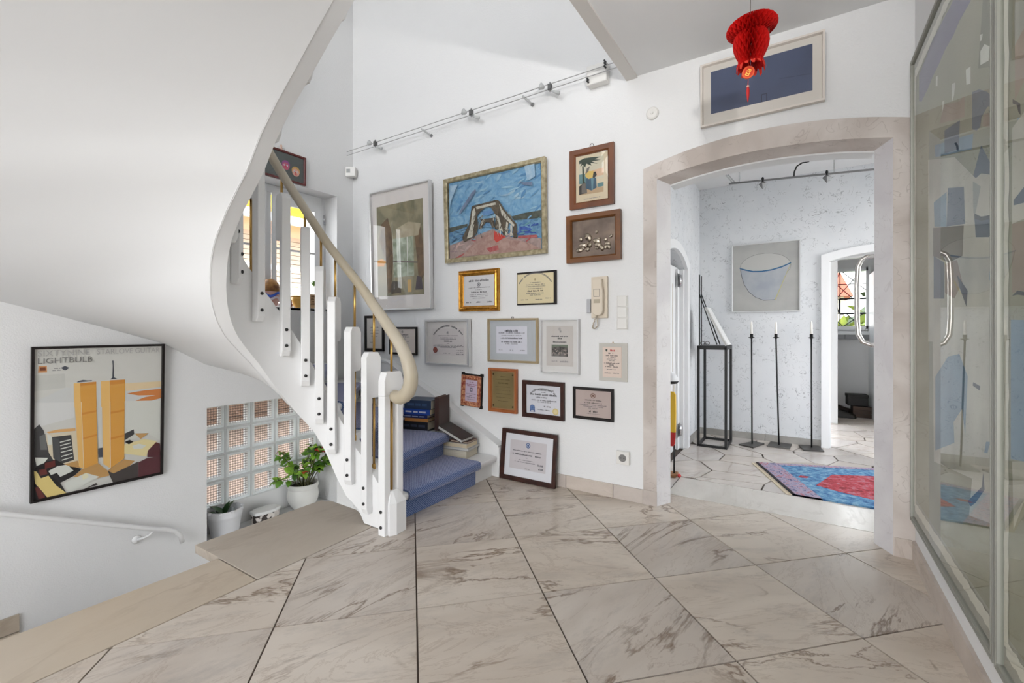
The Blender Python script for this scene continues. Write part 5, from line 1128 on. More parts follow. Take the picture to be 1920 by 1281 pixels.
def a_photo(A):
    lines(('s',.5,.92,.010,(150,146,146),(196,190,186)),('l',.5,.86,.14,.014,ink3),('l',.5,.74,.62,.009,ink),('l',.5,.69,.2,.012,ink),('l',.5,.60,.5,.010,ink),('l',.68,.12,.3,.014,ink3),('l',.3,.12,.2,.008,ink3))(A)
    A.rect(.20,.80,.24,.53, mat('photo tones', (34,32,30), 0.5, c2=(96,90,84), scale=60, detail=5)); rnd = random.Random(4)
    A.poly([(.20,.53),(.80,.53),(.80,.46),(.5,.49),(.20,.45)], pm((104,112,98)))
    for k in range(34): A.disc(rnd.uniform(.23,.78), rnd.uniform(.29,.42), .0022, pm((196,176,166)), 6)
    for k in range(12): A.rect(.24+.045*k, .255+.045*k, .25, rnd.uniform(.29,.34), pm((150,142,140)))
picture('white mounted certificate with a dark group photograph in thin silver frame', (-1.523, -1.239, 0.766, 1.134), 'back', 0.009, 0.03, alu_m, (208,206,203), (0.14,0.85,0.14,0.88), a_photo, (192,186,181), cat='certificate', name='framed_certificate', group=CG, lean=0.008)
t = picture('small pinkish certificate on a clear acrylic sheet below the light switches', (-1.105, -0.916, 0.737, 0.978), 'back', 0.0, 0.014, None, None, (0.14,0.80,0.10,0.90), lines(('p',[(.16,.93),(.26,.93),(.26,.87),(.21,.84),(.16,.87)],(70,80,72)),('l',.52,.89,.24,.014,pm((178,70,64))),('l',.48,.80,.34,.011,ink),('l',.48,.72,.62,.007,ink),('l',.48,.65,.4,.006),('l',.48,.60,.5,.005),('l',.48,.55,.3,.005),('l',.48,.47,.80,.007,ink),('l',.48,.41,.24,.007,ink),('l',.48,.35,.68,.006,ink),('l',.48,.26,.5,.005),('l',.26,.14,.3,.006),('l',.72,.14,.3,.006)), (214,196,184), glass=False, cat='certificate', name='acrylic_certificate', group=CG, lean=0.003)
obj('acrylic_sheet', MB().box(-0.0945, 0.0945, -0.0042, 0.0, 0, 0.241), mat('clear acrylic', (222,218,210), 0.15, trans=0.3), t, bevel=0.001); 
obj('hanger', MB().tube([(-0.008,-0.003,0.238),(0,-0.004,0.252),(0.008,-0.003,0.238)], 0.0014, 6), brass_m, t)
t = picture('lilac certificate in a carved red and gold frame on black corner board', (-2.236, -2.052, 0.478, 0.712), 'back', 0.034, 0.018, mat('carved red gold', (140,52,38), 0.45, c2=(206,150,110), scale=70, detail=3, bump=0.8, bscale=90, bdist=0.006), None, None, lines(('l',.5,.9,.3,.007,pm((120,50,80))),('l',.5,.80,.8,.008,pm((120,50,80))),('l',.5,.72,.7,.006,pm((120,50,80))),('r',.4,.6,.46,.64,(96,90,104)),('r',.45,.55,.5,.6,(190,176,192)),('l',.5,.36,.8,.006),('l',.5,.28,.3,.006),('l',.5,.2,.7,.007),('l',.5,.1,.6,.005)), (198,180,198), glass=False, cat='certificate', name='carved_certificate', group=CG, tilt=0.045, lean=0.004)
mb = MB(); mb.slab([(-0.094,-0.006),(0.094,-0.006),(0.104,0.012),(0.104,0.222),(0.094,0.246),(-0.094,0.246),(-0.098,0.23),(-0.098,0.012)], -0.004, 0.003)
for sx in (-0.085, 0.095):
    for zz in (0.0, 0.242): mb.box(sx-0.013, sx+0.013, -0.012, 0.003, zz-0.012, zz+0.012)
obj('back_board', mb, black_fr, t, bevel=0.004)
t = picture('orange brown wooden plaque with a tarnished brass plate', (-1.968, -1.72, 0.46, 0.780), 'back', 0.022, 0.024, mat('orange wood', (176,106,60), 0.35, c2=(150,84,44), scale=8, detail=5, stretch=(1,1,0.3)), (158,120,82), (0.13,0.87,0.09,0.91), lines(('l',.5,.88,.25,.006,pm((96,80,44))),('l',.5,.8,.7,.007,pm((96,80,44))),('l',.5,.70,.45,.010,pm((92,76,42))),('l',.5,.6,.7,.005,pm((110,94,60))),('l',.5,.5,.7,.005,pm((110,94,60))),('l',.5,.4,.7,.005,pm((104,88,56))),('l',.5,.3,.7,.005,pm((104,88,56))),('l',.5,.2,.5,.005,pm((104,88,56)))), glass=False, cat='plaque', name='brass_plaque', paper_m=mat('tarnished brass plate', (160,140,96), 0.35, 0.35, c2=(120,104,70), scale=3), lean=0.004)
for sx in (-0.085,0.085):
    for zz in (0.045,0.275): obj('screw', MB().lathe([(0,0),(0.006,0),(0.005,0.004),(0,0.005)], seg=8), mat('dark screw', (70,58,36), 0.4, 0.8), t, loc=(sx,-0.012,zz), rot=(PI/2,0,0))
picture('dark framed diploma with a blue rosette and yellow seal', (-1.674, -1.348, 0.448, 0.707), 'back', 0.030, 0.022, dark_wood, None, None, lines(('a',.5,.10,.150,2.25,.9,.010,ink2),('l',.5,.84,.58,.010,ink2),('l',.5,.76,.14,.006),('l',.5,.68,.8,.013,ink),('l',.45,.58,.3,.010,ink2),('l',.52,.48,.74,.009,ink2),('l',.52,.42,.4,.007),('l',.62,.28,.2,.012),('l',.5,.15,.36,.007,ink2),('p',[(.10,.05),(.26,.05),(.24,.28),(.12,.28)],(72,92,136)),('s',.18,.20,.020,(78,104,152),(100,126,172)),('p',[(.13,.10),(.23,.10),(.21,.06),(.15,.06)],(202,204,210)),('d',.86,.13,.023,(206,186,128)),('d',.86,.13,.015,(216,200,150))), (206,206,212), cat='certificate', name='framed_certificate', group=CG)
picture('dark framed pinkish grey certificate beside the wall socket', (-1.284, -1.004, 0.478, 0.687), 'back', 0.018, 0.016, black_fr, None, None, lines(('s',.5,.80,.017,(108,78,62),(190,172,164)),('l',.5,.63,.46,.007,ink),('l',.5,.53,.5,.008,ink),('l',.5,.45,.75,.006),('l',.5,.39,.55,.006),('l',.5,.33,.26,.006),('l',.5,.21,.22,.012,ink),('l',.5,.12,.36,.004)), (180,164,158), cat='certificate', name='framed_certificate', group=CG)
# certificate leaning against the wall on the floor
t = picture('brown framed certificate in white mount leaning on the floor', (-1.831, -1.389, 0.0, 0.353), 'back', 0.030, 0.022, dark_wood, (212,212,216), (0.16,0.82,0.235,0.80), lines(('s',.5,.85,.018,(70,92,136),(176,184,200)),('l',.47,.64,.78,.008,ink),('l',.47,.52,.78,.011,ink),('l',.47,.42,.06,.006),('l',.47,.33,.42,.006,ink2),('l',.45,.26,.6,.007,ink2),('l',.86,.24,.14,.014),('l',.86,.12,.14,.014),('l',.5,.05,.14,.006)), (196,190,192), cat='certificate', name='leaning_certificate', wallpos=2.722, lean=-0.115)
# blue print high above the arch
picture('dark blue print with a wide beige mount high above the arch', (-0.486, 0.097, 2.212, 2.562), 'back', 0.013, 0.028, mat('cream frame', (214,206,198), 0.5), (206,200,192), (0.09,0.91,0.195,0.865), lambda A: (A.poly([(0.52,0.18),(0.58,0.18),(0.58,0.0),(0.57,0.0),(0.57,0.16),(0.53,0.16),(0.53,0.0),(0.52,0.0)], pm((44,46,66))), A.poly([(0.7,0.42),(0.98,0.36),(0.98,0.37),(0.7,0.43)], pm((50,54,76)))), paper_m=mat('indigo wash', (64,72,98), 0.7, c2=(72,82,110), scale=6, detail=5), lean=0.02)
# carnival heads picture on the left wall
def a_clown(A):
    for u, v, r, c, hcol in ((0.22,0.62,0.036,(196,170,110),(210,190,90)),(0.55,0.50,0.035,(190,90,120),(150,70,140)),(0.80,0.36,0.037,(222,170,150),(206,160,90)),(0.34,0.24,0.028,(200,160,60),(160,120,50))):
        A.disc(u, v+r/A.h*.35, r*0.98, pm(hcol)); A.disc(u, v, r*0.86, pm(c)); A.disc(u-r/A.w*.35, v+r/A.h*.2, r*.18, pm((240,240,240))); A.disc(u+r/A.w*.35, v+r/A.h*.2, r*.18, pm((240,240,240)))
        A.disc(u-r/A.w*.35, v+r/A.h*.2, r*.09, pm((40,60,140))); A.disc(u+r/A.w*.35, v+r/A.h*.2, r*.09, pm((40,60,140))); A.disc(u, v-r/A.h*.1, r*.17, pm((190,40,50))); A.poly([(u-r/A.w*.4,v-r/A.h*.4),(u+r/A.w*.4,v-r/A.h*.4),(u,v-r/A.h*.65)], pm((210,70,80)))
picture('dark red framed picture of colourful masks above the stair window', (1.91, 2.288, 2.272, 2.508), 'left', 0.017, 0.02, mat('dark red frame', (92,30,26), 0.35), None, None, a_clown, (78,84,82), lean=0.01)
fg = thing('figurine', 'tiny pink figurine perched on the dark red picture frame', 'figurine', (XL+0.018, 2.075, 2.508))
obj('body', MB().lathe([(0.010,0),(0.012,0.01),(0.007,0.02),(0.004,0.024)], seg=10), mat('pale pink', (214,180,164), 0.5), fg, smooth=True); obj('head', MB().lathe([(0,0),(0.008,0.004),(0.009,0.010),(0.005,0.017),(0,0.018)], c=(0,0,0.022), seg=10), mat('skin pink', (220,190,170), 0.5), fg, smooth=True)

# large glazed pictures on the right wall
AC = {'purple':(104,102,142),'dgreen':(70,76,64),'mgreen':(124,128,110),'white':(222,224,216),'pinkish':(158,140,126),'slateb':(78,94,114),'crow':(40,38,46),'creamw':(200,196,182),'skyb':(120,148,170),'yellow':(190,186,90),'brownb':(104,94,78),'darkline':(52,58,70),'greyw':(160,162,156)}
def big_art(label, y0, y1, polys, extra=None):
    w, h = y1-y0, 2.10
    t = thing('glazed_artwork', label, 'artwork', (XR-0.002, (y0+y1)/2, 0.192), (0,0,-PI/2))
    fm = mat('satin aluminium frame', (150,150,142), 0.45, 0.3)
    obj('frame', MB().ring(w, h, [(0,0),(0,0.020),(0.007,0.020),(0.009,0.016),(0.012,0.016),(0.014,0.020),(0.018,0.020),(0.019,0.013),(0.019,0.002)]), fm, t, auto=25)
    obj('mount', MB().box(-w/2+0.01, w/2-0.01, -0.006, 0.0, 0.01, h-0.01), pm((160,158,148)), t)
    A = Art(w, h); cy = (y0+y1)/2
    conv = lambda p: [((-(y-cy))/w+0.5, (z-0.192)/h) for y, z in p]
    A.rect(0.045, 0.955, 0.05, 0.955, mat('artwork ground', (152,150,130), 0.8, c2=(136,136,116), scale=2.5, detail=5))
    rnd = random.Random(9)
    for c, p in polys: A.poly(conv(p), mat('art '+c, AC[c], 0.8, c2=tuple(int(v*0.88) for v in AC[c]), scale=5, detail=5))
    # torn pale paper edge inside the frame
    edge = pm((222,218,206)); n = 46
    for a, b in (((0.035,0.035),(0.965,0.035)),((0.035,0.965),(0.965,0.965)),((0.035,0.035),(0.035,0.965)),((0.965,0.035),(0.965,0.965))):
        o, i_ = [], []
        for k in range(n+1):
            f = k/n; u = a[0]+(b[0]-a[0])*f; v = a[1]+(b[1]-a[1])*f; j = rnd.uniform(-.004,.004)
            du, dv = (0.012/w*1.0, 0) if a[0] == b[0] else (0, 0.016/h)
            o.append((u-du*1.2+j*(du > 0), v-dv*1.2+j*(dv > 0)*.5)); i_.append((u+du*1.2+j*(du > 0), v+dv*1.2+j*(dv > 0)*.5))
        A.poly(o+i_[::-1], edge)
    obj('print', A.mb, A.mats, t, loc=(0,-0.0063,0), fix=False)
    obj('glass', MB().box(-w/2+0.012, w/2-0.012, -0.0135, -0.0115, 0.012, h-0.012), bigpane_m, t)
big_art('large glazed abstract with purple band next to the arch', 1.678, 2.752, ARTA)
more = ARTB+[('creamw',[(1.5,1.6),(1.2,1.5),(0.9,1.6),(0.9,0.5),(1.2,0.45),(1.5,0.6)]),('slateb',[(1.3,1.5),(1.1,1.4),(1.0,1.1),(1.2,1.0)]),('purple',[(1.4,2.2),(1.2,2.2),(1.0,1.8),(1.2,1.8)]),('skyb',[(1.1,0.9),(0.9,0.8),(0.9,0.5),(1.1,0.6)])]
big_art('large glazed abstract panel nearest the camera on the right wall', 0.62, 1.664, more)
# hall painting of a bowl
def a_bowl(A):
    A.rect(0,1,0,1, mat('grey canvas', (172,172,168), 0.8, c2=(160,160,157), scale=5, detail=5))
    n = 24; el = [(0.50+0.385*math.cos(a), 0.66+0.20*math.sin(a)) for a in [2*PI*i/n for i in range(n)]]
    A.poly(el, pm((118,118,116))); A.poly([(0.5+(u-0.5)*0.985, 0.66+(v-0.66)*0.975) for u, v in el], pm((176,176,172)))
    bowl = [(0.115,0.655),(0.20,0.62),(0.32,0.59),(0.45,0.585),(0.6,0.60),(0.75,0.635),(0.885,0.685),(0.66,0.16),(0.48,0.155),(0.36,0.20),(0.25,0.29),(0.18,0.40),(0.14,0.52)]
    A.poly(bowl, pm((82,84,86))); A.poly([(0.5+(u-0.5)*0.975, 0.42+(v-0.42)*0.975) for u, v in bowl], mat('bowl grey', (150,156,164), 0.8, c2=(166,170,174), scale=6))
    A.poly([(0.105,0.665),(0.20,0.635),(0.32,0.605),(0.45,0.60),(0.6,0.615),(0.75,0.65),(0.885,0.70),(0.885,0.682),(0.75,0.630),(0.6,0.595),(0.45,0.58),(0.32,0.585),(0.20,0.615),(0.115,0.645)], pm((44,92,130)))
    A.poly([(0.885,0.69),(0.87,0.67),(0.645,0.16),(0.66,0.155)], pm((176,170,120)))
picture('square grey painting of a bowl with a blue rim on the hall wall', (-0.588, -0.012, 1.233, 1.897), 'back', 0.010, 0.025, mat('pale frame', (206,208,208), 0.5), None, None, a_bowl, (172,172,168), glass=False, lean=0.0, cat='painting', name='bowl_painting', wallpos=YH)
# ------------------------------------------------------------ fittings on the back wall
cream_p = mat('cream plastic', (214,202,184), 0.4); white_p = mat('white plastic', (222,220,216), 0.4)
ic = thing('intercom', 'cream door intercom handset with a cord on the back wall', 'intercom', (-1.098, YB, 1.138))
obj('base_plate', MB().box(-0.055, 0.055, -0.022, 0, 0, 0.267), cream_p, ic, bevel=0.003)
obj('handset', MB().slab([(-0.036,0.05),(-0.030,0.028),(-0.014,0.016),(0.014,0.016),(0.030,0.028),(0.036,0.05),(0.036,0.18),(0.028,0.205),(0.028,0.25),(-0.036,0.25)], -0.055, -0.022), cream_p, ic, bevel=0.006)
obj('button_frame', MB().ring(0.042, 0.05, [(0,0.055),(0,0.057),(0.003,0.057),(0.003,0.055)], z0=0.135), mat('grey outline', (150,142,130), 0.5), ic, loc=(-0.004,0,0))
obj('speaker_grille', MB().box(-0.024, 0.018, -0.0565, -0.055, 0.095, 0.12), mat('grille tan', (176,164,144), 0.6), ic)
obj('side_switch', MB().box(-0.088, -0.060, -0.02, 0, 0.035, 0.125), mat('grey plastic', (176,176,180), 0.4), ic, bevel=0.003)
cp = [(-0.012+0.002*math.sin(i*1.4)-0.028*math.sin(PI*i/40), -0.03+0.006*math.cos(i*1.4), 0.018-0.085*math.sin(PI*i/60)) for i in range(41)]
obj('cord', MB().tube(cp+[(-0.006,-0.03,-0.05),(-0.010,-0.03,0.016)], 0.0035, 6), mat('cord beige', (190,178,160), 0.5), ic, smooth=True)
sw = thing('light_switch', 'triple white light switch beside the intercom', 'switch', (-0.950, YB, 1.066))
obj('switch_plate', MB().box(-0.036, 0.036, -0.008, 0, 0, 0.213), white_p, sw, bevel=0.002)
for k in range(3): obj('rocker', MB().box(-0.031, 0.031, -0.014, -0.008, 0.004+0.0705*k, 0.068+0.0705*k), white_p, sw, bevel=0.003)
so_ = thing('wall_socket', 'white wall socket near the marble arch surround', 'socket', (-0.944, YB, 0.221))
obj('cover', MB().box(-0.0425, 0.0425, -0.022, 0, 0, 0.083), white_p, so_, bevel=0.004)
obj('socket_well', MB().lathe([(0.0,0.0002),(0.0205,0.0002),(0.0205,0.0008),(0.0,0.0008)], seg=20), mat('socket recess', (188,186,182), 0.5), so_, loc=(0,-0.022,0.0415), rot=(PI/2,0,0))
obj('socket_ring', MB().lathe([(0.0205,0.0),(0.0235,0.0),(0.0235,0.0012),(0.0205,0.0012)], seg=20), mat('socket ring grey', (120,118,116), 0.5), so_, loc=(0,-0.022,0.0415), rot=(PI/2,0,0))
for sx in (-0.0095, 0.0095): obj('pin_hole', MB().lathe([(0,0),(0.0032,0),(0.0032,0.0012),(0,0.0012)], seg=8), black_m, so_, loc=(sx,-0.0232,0.0415), rot=(PI/2,0,0))
dt = thing('ceiling_sensor', 'round white detector on the wall left of the blue print', 'detector', (-0.762, YB, 2.372))
obj('body', MB().lathe([(0.0,0.0),(0.037,0.0),(0.037,0.014),(0.030,0.020),(0.0,0.022)], seg=28), white_p, dt, rot=(PI/2,0,0), auto=30)
obj('button', MB().lathe([(0.0,0.022),(0.010,0.0215),(0.008,0.026),(0.0,0.026)], seg=14), white_p, dt, rot=(PI/2,0,0), auto=30)
al = thing('alarm_box', 'small white thermostat box in the corner above the silver framed print', 'thermostat', (-3.50, YB-0.05, 2.47), (0,0,0.55))
obj('housing', MB().box(-0.045, 0.045, -0.03, 0.02, 0, 0.085), white_p, al, bevel=0.004); obj('display', MB().box(-0.034, 0.0, -0.0315, -0.03, 0.03, 0.065), mat('grey display', (150,152,150), 0.4), al)
# cable light system along the back wall
cbl = thing('cable_light', 'two-wire cable light rail high along the back wall', 'light', (-2.2, YB, 2.62))
for dz, dy in ((0.0,-0.075),(0.035,-0.075)): obj('wire', MB().tube([(-1.33, dy, 0.045+dz),(1.277, dy, 0.06+dz)], 0.0028, 6), mat('wire steel', (176,176,176), 0.35, 0.6), cbl)
clear_m = mat('clear acrylic clip', (214,216,216), 0.2, trans=0.3)
for x in (-0.375, 0.58):
    sp = obj('standoff', MB().tube([(x+0.02,0,0.03),(x-0.015,-0.085,0.065)], 0.007, 8), clear_m, cbl, smooth=True); obj('standoff_foot', MB().tube([(x+0.022,0.0,0.028),(x+0.018,-0.012,0.033)], 0.013, 10), mat('grey foot', (130,130,130), 0.4), sp)
for x in (-0.945, 0.11, 0.775):
    lp = obj('spot', MB().tube([(x,-0.075,0.04),(x,-0.075,0.105)], 0.006, 8), chrome_m, cbl, smooth=True)
    obj('lamp_glass', MB().lathe([(0.006,0.0),(0.016,0.012),(0.024,0.03),(0.022,0.034),(0.0,0.03)], seg=16), clear_m, lp, loc=(x-0.04,-0.08,0.075), rot=(0.4,-1.1,0), smooth=True)
    obj('lamp_clip', MB().box(x-0.012, x+0.012, -0.09, -0.06, 0.05, 0.09), mat('dark clip', (84,84,84), 0.4), lp, bevel=0.003)
    obj('lamp_socket', MB().tube([(x+0.008,-0.075,0.045),(x+0.06,-0.055,0.022)], [0.006,0.013], 10), clear_m, lp, smooth=True)
tb = obj('transformer', MB().box(1.03, 1.165, -0.06, 0, 0.012, 0.135), white_p, cbl, bevel=0.006)
for dx, dz in ((1.045,0.03),(1.045,0.045),(1.16,0.11),(1.16,0.125),(1.16,0.09)): obj('terminal', MB().tube([(dx,-0.058,dz),(dx,-0.082,dz)], 0.006, 8), black_m, tb)

# ------------------------------------------------------------ red paper lantern
ln = thing('paper_lantern', 'red honeycomb paper lantern hanging from the ceiling', 'lantern', (-0.166, 1.95, 2.63))
def mat_paper(name, c):
    m, nt, b, out = newmat(name); MATS[name] = m
    b.inputs['Base Color'].default_value = lin(c); b.inputs['Roughness'].default_value = 0.6; b.inputs['Subsurface Weight'].default_value = 0.0
    tr = N(nt,'ShaderNodeBsdfTranslucent'); tr.inputs[0].default_value = lin(c); mx = N(nt,'ShaderNodeMixShader'); mx.inputs[0].default_value = 0.35
    nt.links.new(b.outputs[0], mx.inputs[1]); nt.links.new(tr.outputs[0], mx.inputs[2]); nt.links.new(mx.outputs[0], out.inputs[0]); return m
red_m = mat_paper('red tissue paper', (206,22,18)); red2_m = mat_paper('bright red paper', (226,60,44))
obj('cord', MB().tube([(0,0,0),(0.002,0,-0.16),(-0.001,0,-0.40)], 0.0014, 5), mat('grey cord', (90,84,80), 0.8), ln)
def honey(prof, seg, dl):
    # radial paper fins glued alternately to their neighbours: prof [(inner r, outer r, z)]
    mb = MB()
    for k in range(seg):
        vs = []
        for i, (ri, ro, z) in enumerate(prof):
            a = 2*PI*k/seg+(dl*PI/seg)*(1 if (k+i) % 2 else -1)
            vs += [(ri*math.cos(a), ri*math.sin(a), z), (ro*math.cos(a), ro*math.sin(a), z)]
        mb.add(vs, [(2*i, 2*i+1, 2*i+3, 2*i+2) for i in range(len(prof)-1)])
    return mb
up = [(0.006,0.040,0.026),(0.006,0.066,0.022),(0.006,0.082,0.012),(0.006,0.089,0.0),(0.006,0.088,-0.012),(0.006,0.078,-0.022),(0.006,0.062,-0.028)]
dn = [(0.006,0.040,0.058),(0.006,0.054,0.046),(0.006,0.061,0.030),(0.006,0.063,0.012),(0.006,0.060,-0.008),(0.006,0.053,-0.028),(0.010,0.044,-0.046),(0.020,0.043,-0.060),(0.034,0.050,-0.078)]
obj('crown', honey(up, 56, 0.92), red_m, ln, loc=(0.004,0,-0.412), rot=(0.05,-0.07,0), fix=False)
obj('globe', honey(dn, 40, 0.92), red_m, ln, loc=(0.002,-0.005,-0.488), rot=(-0.03,0.02,0), fix=False)
random.seed(11)
for k in range(14):
    a = 2*PI*k/14; l = random.uniform(0.012,0.03)
    mb = MB(); p = Vector((0.046*math.cos(a), 0.046*math.sin(a), 0)); t_ = Vector((-math.sin(a), math.cos(a), 0))*0.008
    mb.add([p-t_, p+t_, p*1.12+t_*0.7+Vector((0,0,-l)), p*1.1-t_*0.5+Vector((0,0,-l*0.8))], [(0,1,2,3)])
    obj('fringe', mb, red2_m, ln, loc=(0.002,-0.005,-0.560), fix=False)
md = obj('medallion', MB().lathe([(0,-0.002),(0.021,-0.002),(0.021,0.002),(0,0.002)], seg=20, sy=1.25), mat('orange card', (226,96,52), 0.5), ln, loc=(-0.006,-0.02,-0.592), rot=(PI/2-0.1,0.45,0.35))
obj('medallion_ring', MB().lathe([(0.0,0.0022),(0.016,0.0022),(0.016,0.0026),(0.0,0.0026)], seg=18, sy=1.25), mat('deep orange card', (206,60,36), 0.5), md)
mk = MB()
for a in ((-0.007,0.007,0.009,0.012),(-0.001,0.001,0.002,0.014),(-0.008,0.008,0.002,0.005),(-0.007,-0.004,-0.014,-0.001),(0.004,0.007,-0.014,-0.001),(-0.004,0.004,-0.008,-0.005),(-0.007,0.007,-0.016,-0.013)): mk.box(a[0],a[1],a[2],a[3],0.0027,0.0031)
obj('gold_character', mk, mat('yellow foil', (246,206,96), 0.4), md)
obj('cord', MB().tube([(-0.005,-0.01,-0.545),(-0.006,-0.02,-0.57)], 0.0012, 5), red2_m, ln); obj('cord', MB().tube([(-0.006,-0.02,-0.617),(-0.007,-0.02,-0.645)], 0.0012, 5), red2_m, ln)
obj('bead', MB().lathe([(0,-0.005),(0.0045,-0.002),(0.0045,0.002),(0,0.005)], c=(-0.007,-0.02,-0.644), seg=10), mat('pink bead', (230,170,150), 0.4), ln, smooth=True)
obj('tassel', MB().lathe([(0.0035,0.0),(0.006,-0.012),(0.005,-0.03),(0.0015,-0.055)], c=(-0.007,-0.02,-0.648), seg=10), mat('red silk', (190,30,30), 0.6), ln, smooth=True)
obj('paper_tag', MB().box(0.060,0.0635,-0.006,-0.004,-0.475,-0.440), mat('brown tag', (96,52,36), 0.6), ln); obj('tag_thread', MB().tube([(0.062,-0.005,-0.44),(0.062,-0.005,-0.405)], 0.0007, 4), mat('grey cord', (90,84,80), 0.8), ln)

# ------------------------------------------------------------ books on the stairs
def book(label, size, loc, rz, cover, page=(214,206,190), rot=None, group=None, spine_marks=None, cat='book', spine='x'):
    # lies flat: size (length along local x = spine, depth along y, thickness)
    l, d, h = size
    t = thing('book', label, cat, loc, rot or (0,0,rz), group)
    cm = mat('cover %d %d %d' % cover, cover, 0.4)
    c = 0.0025
    mb = MB(); mb.box(-l, 0, 0, d, 0, c); mb.box(-l, 0, 0, d, h-c, h)
    if spine == 'x': mb.box(-l, 0, 0, c, c, h-c)
    else: mb.box(-l, -l+c, 0, d, c, h-c)
    obj('cover', mb, cm, t, bevel=0.0008)
    pgm = mat('pages %d' % page[0], page, 0.85, c2=tuple(int(v*0.9) for v in page), scale=6, stretch=(1,1,90))
    obj('pages', MB().box(-l+0.005, -0.005, 0.005 if spine == 'x' else 0.004, d-0.005, c, h-c) if spine == 'x' else MB().box(-l+0.005, -0.004, 0.004, d-0.005, c, h-c), pgm, t)
    if spine_marks:
        A = MB(); rnd = random.Random(int(l*1e4+h*1e5)); x = -l*0.88
        for seg in range(3):
            e = x+l*rnd.uniform(0.15,0.26)
            while x < e:
                w_ = rnd.uniform(0.004,0.007); A.add([(x,-0.0004,h*0.36),(x+w_*0.75,-0.0004,h*0.36),(x+w_*0.75,-0.0004,h*0.64),(x,-0.0004,h*0.64)], [(0,1,2,3)]); x += w_
            x += l*0.05
        obj('spine_lettering', A, mat('spine print %d %d %d' % spine_marks, spine_marks, 0.5), t, fix=False)
    return t
G1 = 'books stacked on the second step'; G2 = 'books stacked on the first step'
zz = 2*RISE+0.011; CX, CY = -2.315, 2.475
book('thick black book at the bottom of the stack on the second step', (0.225,0.17,0.062), (CX,CY,zz), 0.24, (26,26,34), (206,196,176), group=G1, spine_marks=(70,74,90)); zz += 0.0625
book('thin orange and cream book in the stack on the second step', (0.19,0.135,0.024), (CX+0.0,CY+0.004,zz), 0.30, (178,120,62), (222,206,176), group=G1); zz += 0.0245
book('thin dark blue book below the bright blue book on the steps', (0.225,0.15,0.026), (CX-0.005,CY+0.002,zz), 0.25, (34,42,92), (200,188,170), group=G1, spine_marks=(160,170,200)); zz += 0.0265
book('bright blue book with white lettering on its spine on the steps', (0.235,0.165,0.042), (CX+0.022,CY,zz), 0.22, (30,66,150), (222,218,206), group=G1, spine_marks=(226,226,230)); zz += 0.0425
book('thick dark navy book on top of the tall stack', (0.225,0.17,0.066), (CX+0.03,CY+0.002,zz), 0.23, (36,52,78), (216,210,196), group=G1, spine_marks=(60,84,120))
book('tall brown book standing upright behind the stack against the wall', (0.245,0.175,0.034), (-2.243,2.515,2*RISE+0.012+0.245), 0, (62,38,30), (96,60,40), rot=(0,-PI/2,0.24), group=G1)
cz = RISE+0.001; DX, DY = -1.985, 2.515
book('thick cream book at the bottom of the stack on the first step', (0.215,0.165,0.052), (DX,DY,cz), 0.13, (206,198,182), (208,200,182), group=G2, spine='y'); cz += 0.0525
book('thin grey paperback in the stack on the first step', (0.22,0.17,0.018), (DX+0.012,DY+0.008,cz), 0.16, (170,172,172), (214,212,206), group=G2, spine='y'); cz += 0.0185
book('white book below the dark notebook on the first step', (0.21,0.15,0.032), (DX+0.002,DY+0.0,cz), 0.10, (206,204,200), (222,220,214), group=G2, spine='y'); cz += 0.0325
book('thin maroon book just under the dark notebook', (0.15,0.13,0.014), (DX+0.0,DY+0.01,cz), 0.08, (92,44,36), (196,180,160), group=G2, spine='y'); cz += 0.0145
book('dark brown notebook sloping from the second step down onto the books', (0.235,0.13,0.024), (DX-0.012,DY-0.045,cz+0.0), 0, (50,42,38), (214,208,196), rot=(0.06,0.33,-0.02), group=G2, spine='y')
# folded cream bag on the third step
bg = thing('folded_bag', 'cream folded paper bag on the steps behind the tall book stack', 'bag', (-2.70, 2.46, 3*RISE+0.011), (0,0,0.5))
mb = MB(); vs = []; n = 10
for i in range(n+1):
    for j in range(n+1):
        u, v = i/n, j/n; e = math.sin(PI*u)*math.sin(PI*v); vs.append((-0.09+0.18*u, -0.07+0.14*v, 0.16*e**0.5+0.012*math.sin(9*u+5*v)*e))
mb.add(vs, [(i*(n+1)+j,(i+1)*(n+1)+j,(i+1)*(n+1)+j+1,i*(n+1)+j+1) for i in range(n) for j in range(n)]); mb.box(-0.085,0.085,-0.065,0.065,0.0,0.01)
obj('bag_body', mb, mat('cream paper', (226,216,200), 0.8), bg, smooth=True)
obj('bag_fold', MB().tube([(-0.06,0.02,0.14),(0,0.0,0.165),(0.06,0.01,0.145)], [0.006,0.012,0.006], 8), mat('cream paper fold', (206,186,160), 0.8), bg, smooth=True)

# ------------------------------------------------------------ plants and pots in the niche
def pot(name, label, cat, loc, prof, m, seg=32, sx=1.0):
    t = thing(name, label, cat, loc); obj('pot', MB().lathe(prof, seg=seg, sx=sx), m, t, auto=40); return t
glaze = mat('grey white glaze', (206,206,202), 0.35)
pl = pot('potted_plant', 'bushy green plant with red flowers in a round grey white pot', 'plant', (-3.695, 2.375, -0.498), [(r_*0.87, z_) for r_, z_ in [(0.0,0.0),(0.085,0.0),(0.115,0.03),(0.142,0.08),(0.150,0.12),(0.140,0.165),(0.136,0.175),(0.146,0.19),(0.146,0.215),(0.138,0.222),(0.130,0.215),(0.128,0.18),(0.0,0.175)]], glaze)
obj('soil', MB().lathe([(0.0,0.19),(0.109,0.188),(0.109,0.17)], seg=20), mat('soil', (52,40,30), 0.95, c2=(30,22,18), scale=40), pl)
leaf_ms = [mat('leaf bright', (112,160,40), 0.45, c2=(150,190,70), scale=20), mat('leaf mid', (78,124,34), 0.45, c2=(104,150,50), scale=20), mat('leaf dark', (52,92,32), 0.5, c2=(70,110,40), scale=20)]
